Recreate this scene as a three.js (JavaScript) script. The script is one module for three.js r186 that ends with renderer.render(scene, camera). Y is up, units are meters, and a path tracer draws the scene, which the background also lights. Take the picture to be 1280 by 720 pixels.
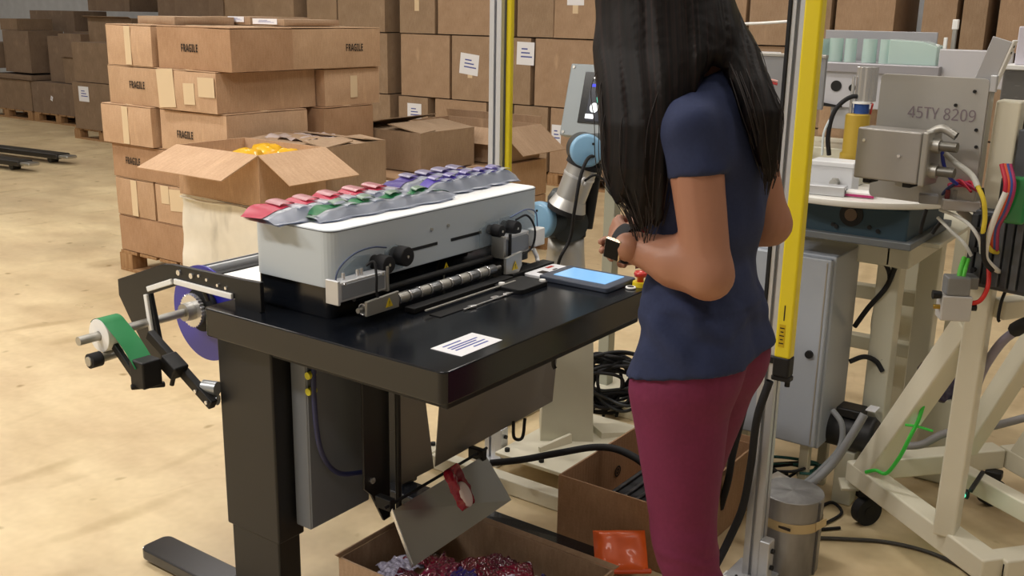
import * as THREE from 'three';
import { RoundedBoxGeometry } from 'three/addons/geometries/RoundedBoxGeometry.js';
import { ParametricGeometry } from 'three/addons/geometries/ParametricGeometry.js';
import { mergeGeometries, mergeVertices, toCreasedNormals } from 'three/addons/utils/BufferGeometryUtils.js';
import { FontLoader } from 'three/addons/loaders/FontLoader.js';
import { RectAreaLightUniformsLib } from 'three/addons/lights/RectAreaLightUniformsLib.js';
import { ImprovedNoise } from 'three/addons/math/ImprovedNoise.js';

// ---------------------------------------------------------------- camera, exposure, large lights
// world axes follow the work table: x along its long front edge, z across it, origin on the floor under its near corner
const scene = new THREE.Scene();
const camera = new THREE.PerspectiveCamera(31.42, 16 / 9, 0.1, 80);
camera.position.set(-1.472, 1.5, 1.214);
camera.rotation.order = 'YXZ';
camera.rotation.set(THREE.MathUtils.degToRad(-15), THREE.MathUtils.degToRad(-54.4), THREE.MathUtils.degToRad(1.03));
const renderer = new THREE.WebGLRenderer({ antialias: true });
renderer.toneMapping = THREE.LinearToneMapping;
renderer.toneMappingExposure = 1.1;
renderer.shadowMap.enabled = true;
renderer.shadowMap.type = THREE.PCFSoftShadowMap;
RectAreaLightUniformsLib.init();
scene.background = new THREE.Color(0x000000);

const CEILING = 4.6;
// rows of fluorescent high-bay fittings: [x, z, intensity]
const BAYS = [
  [-2.6, -4.6, 74], [-2.6, -1.8, 50], [-2.6, 1.6, 8],
  [0.7, -4.4, 34], [0.7, -0.8, 19], [0.7, 2.0, 9],
  [3.6, -5.2, 24], [3.6, -1.6, 18], [3.6, 1.6, 11],
  [-2.6, -8.5, 16], [3.4, -10.5, 22], [3.6, -15.5, 26],
];

// ---------------------------------------------------------------- helpers
function rng(seed) { let s = seed >>> 0; return () => { s = (s + 0x6d2b79f5) | 0; let t = Math.imul(s ^ (s >>> 15), 1 | s); t = (t + Math.imul(t ^ (t >>> 7), 61 | t)) ^ t; return ((t ^ (t >>> 14)) >>> 0) / 4294967296; }; }
const R = rng(7);
const rr = (a, b) => a + (b - a) * R();
const noise = new ImprovedNoise();
const N = (x, y, z = 0) => noise.noise(x, y, z);
// gradient noise that repeats after px by py cells, so that textures tile
function pn(x, y, px, py, s) {
  const i = Math.floor(x), j = Math.floor(y), f = x - i, g = y - j, u = f * f * (3 - 2 * f), w = g * g * (3 - 2 * g);
  const G = (a, b, fx, fy) => { let h = Math.imul(((a % px) + px) % px + 131, 374761393) ^ Math.imul(((b % py) + py) % py + 17, 668265263) ^ Math.imul(s + 1, 2246822519); h = Math.imul(h ^ (h >>> 13), 1274126177); h ^= h >>> 16; const t = (h & 1023) * 0.00613592; return Math.cos(t) * fx + Math.sin(t) * fy; };
  const a = G(i, j, f, g), b = G(i + 1, j, f - 1, g), c = G(i, j + 1, f, g - 1), d = G(i + 1, j + 1, f - 1, g - 1);
  return (a + (b - a) * u + (c - a) * w + (a - b - c + d) * u * w) * 1.4;
}
// tiling noise over u, v in 0..1 with whole-number frequencies; T4 adds octaves
const T1 = (u, v, fu, fv, s = 0) => pn(u * fu, v * fv, fu, fv, s);
const T4 = (u, v, fu, fv, s = 0, o = 4) => { let a = 0, w = 0.5; for (let i = 0; i < o; i++) { a += w * pn(u * fu, v * fv, fu, fv, s + i); fu *= 2; fv *= 2; w *= 0.5; } return a; };
const v3 = (a) => (a.isVector3 ? a : new THREE.Vector3(a[0], a[1], a[2]));
const V = (x, y, z) => new THREE.Vector3(x, y, z);
const taken = {};
function named(n) { const k = taken[n] || 0; taken[n] = k + 1; return k ? n + '_' + String(k).padStart(3, '0') : n; }
function tag(o, label, category, group, kind) {
  if (label) o.userData.label = label;
  if (category) o.userData.category = category;
  if (group) o.userData.group = group;
  if (kind) o.userData.kind = kind;
  return o;
}
function thing(name, label, category, pos = [0, 0, 0], ry = 0, group) {
  const g = new THREE.Group(); g.name = named(name); g.position.set(...pos); g.rotation.y = ry; scene.add(g);
  return tag(g, label, category, group);
}
function mesh(name, geo, mat, parent = scene, pos, rot) {
  const m = new THREE.Mesh(geo, mat);
  m.name = parent === scene ? named(name) : name;
  if (parent !== scene) { let k = 0; const used = new Set(parent.children.map((c) => c.name)); while (used.has(m.name)) m.name = name + '_' + String(++k).padStart(3, '0'); }
  if (pos) m.position.set(...(pos.isVector3 ? pos.toArray() : pos));
  if (rot) m.rotation.set(...rot);
  m.castShadow = m.receiveShadow = true;
  parent.add(m); return m;
}
function structure(name, geo, mat, pos, rot) { const m = mesh(name, geo, mat, scene, pos, rot); m.userData.kind = 'structure'; return m; }
const boxCache = {};
function rbox(w, h, d, r = 0.003, seg = 2) {
  r = Math.min(r, w * 0.49, h * 0.49, d * 0.49);
  const k = [w, h, d, r, seg].map((a) => a.toFixed(4)).join();
  return boxCache[k] || (boxCache[k] = new RoundedBoxGeometry(w, h, d, seg, r));
}
const cyl = (r1, r2, h, seg = 32, open = false) => new THREE.CylinderGeometry(r1, r2, h, seg, 1, open);
function lathe(pts, seg = 40) { return new THREE.LatheGeometry(pts.map((p) => new THREE.Vector2(p[0], p[1])), seg); }
function tube(pts, r, seg, rad = 8, closed = false) {
  const c = new THREE.CatmullRomCurve3(pts.map(v3), closed, 'centripetal');
  return new THREE.TubeGeometry(c, seg || Math.max(8, pts.length * 8), r, rad, closed);
}
// square or round bar between two points
function placeBetween(m, a, b, up) {
  a = v3(a); b = v3(b); const d = b.clone().sub(a).normalize();
  const u = up ? v3(up) : Math.abs(d.y) > 0.9 ? V(1, 0, 0) : V(0, 1, 0);
  const x = u.clone().cross(d).normalize(), y = d.clone().cross(x);
  m.quaternion.setFromRotationMatrix(new THREE.Matrix4().makeBasis(x, y, d));
  m.position.copy(a).add(b).multiplyScalar(0.5); return m;
}
function bar(name, a, b, w, h, mat, parent, r = 0.003, up) {
  const L = v3(a).distanceTo(v3(b)); const m = mesh(name, rbox(w, h, L, r), mat, parent); return placeBetween(m, a, b, up);
}
function rod(name, a, b, r, mat, parent, r2, seg = 24) {
  const L = v3(a).distanceTo(v3(b)); const g = new THREE.CylinderGeometry(r2 ?? r, r, L, seg); g.rotateX(Math.PI / 2); return placeBetween(mesh(name, g, mat, parent), a, b);
}
function extrude(pts, depth, bevel = 0.002, holes) {
  const s = new THREE.Shape(pts.map((p) => new THREE.Vector2(p[0], p[1])));
  for (const h of holes || []) s.holes.push(new THREE.Path(h.map((p) => new THREE.Vector2(p[0], p[1]))));
  return new THREE.ExtrudeGeometry(s, { depth, bevelEnabled: bevel > 0, bevelSize: bevel, bevelThickness: bevel, bevelSegments: 2, curveSegments: 12, steps: 1 });
}
const circlePts = (cx, cy, r, n = 20) => Array.from({ length: n }, (_, i) => [cx + r * Math.cos((i / n) * 6.28319), cy + r * Math.sin((i / n) * 6.28319)]);
// solid thin plate on four corners (any plane), given thickness
function slab(c, t) {
  const P = c.map(v3); const n = P[1].clone().sub(P[0]).cross(P[3].clone().sub(P[0])).normalize().multiplyScalar(t / 2);
  const a = P.map((p) => p.clone().add(n)), b = P.map((p) => p.clone().sub(n)); const pos = [], uv = [];
  const lu = P[0].distanceTo(P[1]), lv = P[0].distanceTo(P[3]);
  const quad = (p, q, r, s, w, h) => { for (const k of [p, q, r, p, r, s]) pos.push(k.x, k.y, k.z); uv.push(0, 0, w, 0, w, h, 0, 0, w, h, 0, h); };
  quad(a[0], a[1], a[2], a[3], lu, lv); quad(b[3], b[2], b[1], b[0], lu, lv);
  for (let i = 0; i < 4; i++) { const j = (i + 1) % 4; quad(b[i], b[j], a[j], a[i], P[i].distanceTo(P[j]), t); }
  const g = new THREE.BufferGeometry(); g.setAttribute('position', new THREE.Float32BufferAttribute(pos, 3)); g.setAttribute('uv', new THREE.Float32BufferAttribute(uv, 2)); g.computeVertexNormals(); return g;
}
// metre-scaled box uv
function uvBox(g, s = 1) {
  const p = g.attributes.position, n = g.attributes.normal, uv = new Float32Array(p.count * 2);
  for (let i = 0; i < p.count; i++) {
    const ax = Math.abs(n.getX(i)), ay = Math.abs(n.getY(i)), az = Math.abs(n.getZ(i));
    const u = ax > ay && ax > az ? p.getZ(i) : p.getX(i), w = ay > ax && ay > az ? p.getZ(i) : p.getY(i);
    uv[2 * i] = u * s; uv[2 * i + 1] = w * s;
  }
  g.setAttribute('uv', new THREE.BufferAttribute(uv, 2)); return g;
}
function tex(w, h, fn, srgb = true, rep = 1) {
  const d = new Uint8Array(w * h * 4);
  for (let j = 0; j < h; j++) for (let i = 0; i < w; i++) { const c = fn(i / w, j / h, i, j), k = (j * w + i) * 4; for (let q = 0; q < 3; q++) d[k + q] = Math.max(0, Math.min(255, c[q] ?? c[0])); d[k + 3] = 255; }
  const t = new THREE.DataTexture(d, w, h); t.wrapS = t.wrapT = THREE.RepeatWrapping; t.magFilter = THREE.LinearFilter; t.minFilter = THREE.LinearMipmapLinearFilter; t.generateMipmaps = true;
  if (srgb) t.colorSpace = THREE.SRGBColorSpace; t.repeat.set(rep, rep); t.needsUpdate = true; return t;
}
const loadFont = (n) => new FontLoader().loadAsync('fonts/droid/' + n + '.typeface.json');
const FONT = await loadFont('droid_sans_bold'), FONTR = await loadFont('droid_sans_regular');
// flat printed lettering centred on its origin in the xy plane, facing +z
function lettering(s, h, sx = 1, font = FONT) {
  const g = new THREE.ShapeGeometry(font.generateShapes(s, h), 3); g.computeBoundingBox(); const b = g.boundingBox;
  g.translate(-(b.min.x + b.max.x) / 2, -(b.min.y + b.max.y) / 2, 0); g.scale(sx, 1, 1); return g;
}
const std = (color, roughness = 0.6, metalness = 0, o = {}) => new THREE.MeshStandardMaterial({ color, roughness, metalness, ...o });
const phys = (color, roughness = 0.4, metalness = 0, o = {}) => new THREE.MeshPhysicalMaterial({ color, roughness, metalness, ...o });

// ---------------------------------------------------------------- materials
const brushed = tex(256, 256, (u, v) => { const n = 128 + 70 * T1(u, v, 4, 128, 3) + 40 * T1(u, v, 9, 60, 8); return [n]; }, false);
const grime = tex(256, 256, (u, v) => { const a = T4(u, v, 6, 6, 2, 5); return [150 + 150 * a]; }, false);
const cardTex = (base, seed) => tex(256, 256, (u, v) => {
  const f = T4(u, v, 5, 5, seed) * 12, fi = T1(u, v, 90, 14, seed + 3) * 7, sp = T1(u, v, 120, 120, seed) * 8, sc = Math.max(0, T1(u, v, 11, 3, seed + 9) - 0.5) * 50;
  return [base[0] + f + fi + sp + sc, base[1] + f + fi + sp + sc * 0.95, base[2] + f + fi + sp + sc * 0.8];
});
const corrug = tex(256, 64, (u, v) => [128 + 50 * Math.sin(u * Math.PI * 2 * 40) + 60 * T4(u, v, 5, 5, 4, 3)], false);
const cardMat = (base, seed) => std(0xffffff, 0.82, 0, { map: cardTex(base, seed), bumpMap: corrug, bumpScale: 0.0008 });
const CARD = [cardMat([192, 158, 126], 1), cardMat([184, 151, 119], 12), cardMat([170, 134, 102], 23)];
const CARD_OLD = [cardMat([160, 134, 108], 31), cardMat([152, 128, 103], 44), cardMat([165, 137, 110], 57)];
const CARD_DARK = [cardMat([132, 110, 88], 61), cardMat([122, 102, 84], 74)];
const CARD_IN = cardMat([172, 140, 104], 82);
const TAPE = phys(0xdcc5a2, 0.42, 0, { clearcoat: 0.4, clearcoatRoughness: 0.3 });
const PAPER = std(0xe8e9ee, 0.75);
const INK = std(0x2a221c, 0.9), INK_BLUE = std(0x4a55a0, 0.85);
const WOOD = std(0xffffff, 0.8, 0, { map: tex(128, 256, (u, v) => { const n = T1(u, v, 22, 2, 5) * 18 + T4(u, v, 40, 5, 9, 3) * 22; return [158 + n, 122 + n, 84 + n]; }) });

// ---------------------------------------------------------------- the room
const floorTex = tex(1024, 1024, (u, v) => {
  const wu = u + 0.03 * T1(u, v, 5, 5, 40), wv = v + 0.03 * T1(u, v, 5, 5, 41);
  const big = T4(wu, wv, 4, 4, 1, 5), mid = T4(wu, wv, 16, 9, 9, 5), fine = T1(u, v, 170, 170, 2) * 4 + T1(u, v, 70, 40, 4) * 5;
  const scuff = Math.max(0, T1(wu, wv, 9, 40, 11) - 0.42) * -45, spot = Math.max(0, T1(u, v, 60, 60, 17) - 0.66) * -260;
  const vein = Math.max(0, 0.03 - Math.abs(T4(wu, wv, 6, 11, 23, 3))) * -420 * Math.max(0, T1(u, v, 6, 6, 30));
  const q = big * 24 + mid * 22 + fine + scuff + spot + vein;
  return [210 + q, 189 + q * 1.02 + mid * 3, 151 + q * 1.05 - big * 6];
});
floorTex.repeat.set(0.25, 0.25);
const floorRough = tex(256, 256, (u, v) => [112 + 90 * T4(u, v, 6, 6, 14, 5)], false); floorRough.repeat.set(0.4, 0.4);
const FLOOR = std(0xffffff, 1, 0, { map: floorTex, roughnessMap: floorRough });
const WALLM = std(0xffffff, 0.85, 0, { map: tex(128, 128, (u, v) => { const n = T4(u, v, 8, 8, 6, 4) * 12; return [196 + n, 200 + n, 206 + n]; }) });
const CEILM = std(0xc4c2bc, 0.9);
const X0 = -6.5, X1 = 8.2, Z0 = -19, Z1 = 6.5;
structure('floor', uvBox(new THREE.BoxGeometry(X1 - X0 + 0.4, 0.2, Z1 - Z0 + 0.4)), FLOOR, [(X0 + X1) / 2, -0.1, (Z0 + Z1) / 2]);
structure('ceiling', new THREE.BoxGeometry(X1 - X0 + 0.4, 0.2, Z1 - Z0 + 0.4), CEILM, [(X0 + X1) / 2, CEILING + 0.1, (Z0 + Z1) / 2]);
structure('wall_back', uvBox(new THREE.BoxGeometry(0.2, CEILING, Z1 - Z0)), WALLM, [X1 + 0.1, CEILING / 2, (Z0 + Z1) / 2]);
structure('wall_front', uvBox(new THREE.BoxGeometry(0.2, CEILING, Z1 - Z0)), WALLM, [X0 - 0.1, CEILING / 2, (Z0 + Z1) / 2]);
structure('wall_left', uvBox(new THREE.BoxGeometry(X1 - X0, CEILING, 0.2)), WALLM, [(X0 + X1) / 2, CEILING / 2, Z0 - 0.1]);
structure('wall_right', uvBox(new THREE.BoxGeometry(X1 - X0, CEILING, 0.2)), WALLM, [(X0 + X1) / 2, CEILING / 2, Z1 + 0.1]);

const GLOW = std(0xffffff, 0.5, 0, { emissive: 0xfffaf4, emissiveIntensity: 3 });
const FITTING = std(0xd8d8d8, 0.5, 0.2);
for (const [x, z, I] of BAYS) {
  const t = thing('ceiling_light', 'long white fluorescent fitting hanging under the warehouse ceiling', 'light', [x, CEILING, z], 0, 'ceiling lights above the hall');
  mesh('housing', rbox(0.5, 0.09, 1.5, 0.02), FITTING, t, [0, -0.32, 0]);
  mesh('diffuser', rbox(0.42, 0.02, 1.4, 0.005), GLOW, t, [0, -0.37, 0]);
  for (const s of [-1, 1]) mesh('hanger', cyl(0.006, 0.006, 0.3, 8), FITTING, t, [0, -0.14, s * 0.6]);
  const l = new THREE.RectAreaLight(0xfffaf4, I, 0.42, 1.4); l.position.set(x, CEILING - 0.395, z); l.lookAt(x, 0, z); l.castShadow = true; scene.add(l);
}

// ---------------------------------------------------------------- cartons
// closed carton: body, two top flaps, tape, optional parts. Box given by its x, y and z spans.
const jit = (a) => (R() - 0.5) * a;
function carton(span, label, o = {}) {
  const [x0, x1, y0, y1, z0, z1] = span; const w = x1 - x0, h = y1 - y0, d = z1 - z0;
  const t = thing('carton', label, 'carton', [(x0 + x1) / 2, y0, (z0 + z1) / 2], o.ry ?? jit(0.02), o.group);
  const m = o.mat || CARD[Math.floor(R() * 3)];
  const g = new THREE.BoxGeometry(w, h, d, 8, 5, 8), p = g.attributes.position, sd = R() * 90, am = o.bulge ?? 0.006;
  for (let i = 0; i < p.count; i++) {
    const x = p.getX(i), y = p.getY(i), z = p.getZ(i), e = (Math.abs(x) / w * 2) ** 8, f = (Math.abs(z) / d * 2) ** 8, k = (Math.abs(y) / h * 2);
    const n = N(x * 5 + sd, y * 6, z * 5), b = am * (1 - k * k);
    p.setX(i, x + (x / w * 2) * b * (1 - f) + n * am * 0.5); p.setZ(i, z + (z / d * 2) * b * (1 - e) + N(z * 6, x * 6, sd) * am * 0.5);
    if (y > 0) p.setY(i, y + N(x * 6, sd, z * 6) * am * 0.5 - 0.003);
  }
  g.computeVertexNormals(); uvBox(g, 1.6); mesh('body', g, m, t, [0, h / 2, 0]);
  if (!o.plain) {
    const along = w > d; // flaps meet along the longer side
    for (const s of [-1, 1]) {
      const fw = along ? w - 0.004 : w / 2 - 0.003, fd = along ? d / 2 - 0.003 : d - 0.004;
      mesh('top_flap', uvBox(rbox(fw, 0.004, fd, 0.001, 1).clone(), 1.6), m, t, [along ? 0 : s * w / 4, h + 0.002, along ? s * d / 4 : 0], along ? [s * -jit(0.02), 0, 0] : [0, 0, jit(0.02)]);
    }
    const tw = 0.05;
    mesh('tape', rbox(along ? w - 0.01 : tw, 0.001, along ? tw : d - 0.01, 0.0004, 1), TAPE, t, [0, h + 0.0055, 0]);
  }
  if (o.tapeX) mesh('tape', rbox(0.0012, h * (o.tapeLen || 0.96), 0.055, 0.0004, 1), TAPE, t, [-w / 2 - am - 0.001, h * 0.5, o.tapeX === 1 ? 0 : o.tapeX]);
  if (o.tapeZ) mesh('tape', rbox(0.055, h * (o.tapeLen || 0.96), 0.0012, 0.0004, 1), TAPE, t, [o.tapeZ === 1 ? 0 : o.tapeZ, h * 0.5, d / 2 + am + 0.001]);
  if (o.patchX) for (const [pz, py, pw, ph] of o.patchX) mesh('tape', rbox(0.0012, ph, pw, 0.0004, 1), TAPE, t, [-w / 2 - am - 0.002, py, pz], [jit(0.2), 0, 0]);
  if (o.fragX) { const f = mesh('printed_word', lettering('FRAGILE', 0.04, 0.62), INK, t, [-w / 2 - am * 1.2 - 0.002, o.fragX[1], o.fragX[0]], [0, -Math.PI / 2, 0]); f.userData.label = 'black printed word FRAGILE'; }
  if (o.fragZ) { const f = mesh('printed_word', lettering('FRAGILE', 0.04, 0.62), INK, t, [o.fragZ[0], o.fragZ[1], d / 2 + am * 1.2 + 0.002]); f.userData.label = 'black printed word FRAGILE'; }
  if (o.labelX) {
    const [lz, ly, lw, lh, rot = 0] = o.labelX; const q = mesh('shipping_label', rbox(0.001, lh, lw, 0.0004, 1), PAPER, t, [-w / 2 - am - 0.0015, ly, lz], [rot, 0, 0]); q.userData.label = 'white paper label with blue print';
    for (let i = 0; i < 3; i++) mesh('print_line', rbox(0.0006, lh * 0.06, lw * (0.35 + 0.15 * ((i * 7) % 3)), 0.0002, 1), INK_BLUE, q, [-0.0007, lh * (0.2 - 0.17 * i), lw * 0.06 * (i - 1)]);
  }
  return t;
}
function pallet(x0, x1, z0, z1, label, h = 0.125) {
  const w = x1 - x0, d = z1 - z0, t = thing('pallet', label, 'pallet', [(x0 + x1) / 2, 0, (z0 + z1) / 2], 0);
  for (let i = 0; i < 6; i++) mesh('top_board', uvBox(rbox(w, 0.018, d / 6 - 0.03, 0.002, 1).clone(), 2), WOOD, t, [0, h - 0.009, -d / 2 + (i + 0.5) * d / 6]);
  for (const a of [-1, 0, 1]) { mesh('bottom_board', uvBox(rbox(0.1, 0.018, d, 0.002, 1).clone(), 2), WOOD, t, [a * (w / 2 - 0.05), 0.009, 0]); for (const b of [-1, 0, 1]) mesh('block', uvBox(rbox(0.1, h - 0.036, 0.12, 0.002, 1).clone(), 2), WOOD, t, [a * (w / 2 - 0.05), h / 2, b * (d / 2 - 0.06)]); }
  return t;
}
// flaps of an open carton: quads hinged at the rim
function openCarton(span, label, flaps, o = {}) {
  const [x0, x1, y0, y1, z0, z1] = span, w = x1 - x0, h = y1 - y0, d = z1 - z0, th = 0.006;
  const t = thing('open_carton', label, 'carton', [(x0 + x1) / 2, y0, (z0 + z1) / 2], o.ry || 0, o.group);
  const m = o.mat || CARD[0], U = (g) => uvBox(g.clone(), 1.6);
  mesh('bottom_panel', U(rbox(w, th, d, 0.001, 1)), m, t, [0, th / 2, 0]);
  for (const s of [-1, 1]) { mesh('side_panel', U(rbox(th, h - th, d, 0.001, 1)), m, t, [s * (w / 2 - th / 2), h / 2 + th / 2, 0]); mesh('side_panel', U(rbox(w - 2 * th, h - th, th, 0.001, 1)), m, t, [0, h / 2 + th / 2, s * (d / 2 - th / 2)]); }
  for (const [side, ang, len, flare = 0.01] of flaps) { // ang: 0 flat outward, 90 straight up, negative droops outward, 180 folded inward
    const a = THREE.MathUtils.degToRad(ang), L = len, c = Math.cos(a) * L, s = Math.sin(a) * L;
    const H = { 'x-': [[-w / 2, h, -d / 2], [-w / 2, h, d / 2], [-1, 0]], 'x+': [[w / 2, h, d / 2], [w / 2, h, -d / 2], [1, 0]], 'z+': [[-w / 2, h, d / 2], [w / 2, h, d / 2], [0, 1]], 'z-': [[w / 2, h, -d / 2], [-w / 2, h, -d / 2], [0, -1]] }[side];
    const A = V(...H[0]), B = V(...H[1]), n = V(H[2][0] * c, s, H[2][1] * c), e = B.clone().sub(A).normalize().multiplyScalar(flare);
    mesh('flap', slab([A, B, B.clone().add(n).add(e), A.clone().add(n).sub(e)], 0.005), m, t);
  }
  return t;
}

// --- the pallet stack of FRAGILE cartons
const FX = 1.95;
pallet(FX, FX + 0.82, -4.08, -2.98, 'wooden pallet under the tall stack of FRAGILE cartons');
const frag = 'cartons of the tall FRAGILE stack';
function stackBox(rect, depth, label, o = {}) { const [z0, z1, y0, y1] = rect; return carton([FX + (o.dx || 0), FX + (o.dx || 0) + depth, y0, y1 - 0.006, z0 + 0.004, z1 - 0.004], label, { group: frag, ...o }); }
const Lr = [0.13, 0.342, 0.562, 0.758, 0.978, 1.19, 1.41];
stackBox([-4.06, -3.36, Lr[0], Lr[1]], 0.6, 'plain brown carton at the bottom of the FRAGILE stack, on the pallet', { mat: CARD[2] });
stackBox([-4.06, -3.70, Lr[1], Lr[2]], 0.55, 'taped carton end in the second layer from below, outer left of the stack', { tapeX: 1 });
stackBox([-3.69, -3.30, Lr[1], Lr[2]], 0.55, 'carton with torn taped flap, second layer from below, beside the white wrapped load', { patchX: [[0.02, 0.14, 0.16, 0.12], [-0.1, 0.16, 0.07, 0.1]] });
stackBox([-4.07, -3.46, Lr[2], Lr[3]], 0.5, 'FRAGILE carton half hidden behind the drooping flap of the open carton', { mat: CARD[2], fragX: [-0.1, 0.1] });
stackBox([-4.10, -3.63, Lr[3], Lr[4]], 0.5, 'pale taped carton end jutting out of the stack in the third layer from the top', { dx: -0.03, tapeX: 1, mat: CARD[0] });
stackBox([-3.60, -3.04, Lr[3], Lr[4]], 0.55, 'FRAGILE carton in the third layer from the top, right above the open carton', { fragX: [-0.06, 0.09] });
stackBox([-4.05, -3.58, Lr[4], Lr[5]], 0.5, 'FRAGILE carton at the outer left of the second layer from the top', { fragX: [0.04, 0.11] });
stackBox([-3.57, -3.08, Lr[4], Lr[5]], 0.68, 'battered carton with peeling tape in the second layer from the top', { dx: -0.025, nz: 0, patchX: [[-0.16, 0.11, 0.14, 0.2], [0.03, 0.09, 0.09, 0.11], [0.17, 0.13, 0.13, 0.1]], mat: CARD[0] });
stackBox([-4.04, -3.62, Lr[5], Lr[6]], 0.5, 'small carton with a tape strip at the top left of the FRAGILE stack', { tapeX: 1 });
stackBox([-3.58, -2.98, Lr[5], Lr[6]], 0.41, 'long FRAGILE carton on top of the stack with its end flap folded down', { fragX: [-0.02, 0.11] });
const backBox = (x0, x1, l0, l1, z1, label, o = {}) => carton([x0, x1, Lr[l0], Lr[l1] - 0.006, (o.z0 || -3.6), z1], label, { group: frag, ...o });
backBox(2.37, 3.05, 5, 6, -3.0, 'FRAGILE carton at the top right corner of the stack', { fragZ: [0.12, 0.11], mat: CARD[1] });
backBox(2.62, 3.06, 4, 5, -3.02, 'carton with a ripped tape strip below the top right FRAGILE carton', { tapeZ: 1, tapeLen: 0.6 });
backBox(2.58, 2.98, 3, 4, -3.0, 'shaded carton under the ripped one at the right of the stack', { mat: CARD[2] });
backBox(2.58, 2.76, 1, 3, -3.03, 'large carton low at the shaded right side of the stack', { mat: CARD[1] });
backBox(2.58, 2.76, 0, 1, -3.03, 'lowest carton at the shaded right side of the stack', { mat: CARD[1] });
carton([2.1, 2.5, 1.41, 1.455, -3.95, -3.62], 'flat folded carton lying on the top left of the FRAGILE stack', { mat: CARD_OLD[0], plain: true });

// --- second pallet load in front: white wrapped block with open cartons on top
const WRAP = phys(0xffffff, 0.5, 0, { map: tex(256, 256, (u, v) => { const n = T4(u, v, 5, 5, 3, 5) * 26 + Math.max(0, T4(u, v, 8, 3, 21, 4) - 0.18) * -110; return [236 + n, 230 + n, 214 + n]; }), bumpMap: grime, bumpScale: 0.004 });
pallet(1.58, 2.7, -2.97, -1.9, 'wooden pallet under the white wrapped load, mostly hidden');
{
  const t = thing('wrapped_load', 'white film-wrapped carton block below the open carton with drooping flaps', 'carton', [2.08, 0.125, -2.66]);
  const g = new THREE.BoxGeometry(0.98, 0.5, 0.62, 12, 10, 12), p = g.attributes.position;
  for (let i = 0; i < p.count; i++) { const x = p.getX(i), y = p.getY(i), z = p.getZ(i); p.setX(i, x + 0.02 * N(z * 6, y * 7, 3)); p.setZ(i, z + (z < 0 ? -0.03 * (0.25 - y) : 0.01 * N(x * 5, y * 5, 8))); }
  g.computeVertexNormals(); mesh('wrapped_block', uvBox(g), WRAP, t, [0, 0.25, 0]);
  mesh('film_edge', tube([[-0.5, 0.49, -0.3], [-0.505, 0.485, -0.1], [-0.5, 0.492, 0.1], [-0.503, 0.48, 0.3]], 0.006, 24, 6), WRAP, t);
}
openCarton([1.57, 1.98, 0.632, 0.868, -2.95, -2.37], 'large open carton with two flaps drooping outward, in front of the FRAGILE stack', [['x-', -22, 0.235], ['z+', -28, 0.24]], { mat: CARD[0] });

// --- half-open cartons on the same level as the wrapped load
const low = 'plain cartons carrying the half-open cartons';
pallet(2.78, 4.1, -3.22, -2.44, 'wooden pallet under the half-open cartons, mostly hidden');
for (const [a, b] of [[2.785, 3.4], [3.42, 4.08]]) for (const [y0, y1] of [[0.127, 0.36], [0.362, 0.596]]) carton([a, b, y0, y1, -3.2, -2.5], (y0 < 0.2 ? 'lower' : 'upper') + ' plain carton carrying the ' + (a < 3 ? 'carton with worn folded flaps' : 'open carton beside the grey and yellow post'), { group: low, plain: true });
{
  const t = openCarton([1.995, 2.42, 0.64, 0.86, -2.94, -2.385], 'half-open carton with flaps pushed inward and crumpled film on top', [['z+', 174, 0.17, -0.01], ['x-', 175, 0.2, -0.01], ['x+', 172, 0.15, -0.01]], { mat: CARD_OLD[0] });
  const g = new THREE.PlaneGeometry(0.32, 0.3, 20, 18); g.rotateX(-Math.PI / 2); const p = g.attributes.position;
  for (let i = 0; i < p.count; i++) p.setY(i, 0.022 * N(p.getX(i) * 22, p.getZ(i) * 22, 5) + 0.02 * N(p.getX(i) * 9, p.getZ(i) * 11, 2));
  g.computeVertexNormals(); const f = mesh('crumpled_film', g, phys(0xb9aaa6, 0.3, 0, { side: THREE.DoubleSide, clearcoat: 0.5 }), scene, [2.2, 0.87, -2.72]);
  tag(f, 'greyish crumpled plastic film bulging out of the half-open carton', 'film');
}
openCarton([3.0, 3.5, 0.6, 0.825, -3.2, -2.65], 'carton with worn loosely folded top flaps, left of the grey aluminium guard post', [['z+', 172, 0.26, -0.004], ['z-', 166, 0.26, -0.004], ['x-', 176, 0.14, -0.006]], { mat: CARD_OLD[1] });
openCarton([3.6, 4.04, 0.6, 0.815, -3.3, -2.53], 'open carton whose flap hangs out beside the grey and yellow guard post', [['z+', -38, 0.24, 0.012], ['x-', -50, 0.12, 0.01], ['x+', 96, 0.05]], { mat: CARD_OLD[2] });
{ // yellow things in the big open carton
  const YB = phys(0xe8b21a, 0.35, 0, { clearcoat: 0.4 });
  for (const [x, z, s] of [[1.86, -2.5, 1], [1.87, -2.66, 1.15], [1.7, -2.6, 1.1]]) {
    const g = new THREE.SphereGeometry(0.085 * s, 20, 14), p = g.attributes.position;
    for (let i = 0; i < p.count; i++) { const k = 1 + 0.22 * N(p.getX(i) * 22 + x * 9, p.getY(i) * 22, p.getZ(i) * 22 + z * 9); p.setXYZ(i, p.getX(i) * k, p.getY(i) * k * 0.8, p.getZ(i) * k); }
    g.computeVertexNormals(); tag(mesh('yellow_bag', g, YB, scene, [x, 0.795, z]), (s === 1 ? 'yellow bag beside the front flap' : s > 1.12 ? 'largest yellow bag at the far wall' : 'low yellow bag at the near wall') + ' inside the large open carton', 'bag', 'yellow bags in the open carton');
  }
  carton([1.6, 1.95, 0.642, 0.718, -2.92, -2.4], 'carton insert lying under the yellow bags inside the large open carton', { plain: true, bulge: 0 });
}

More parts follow.
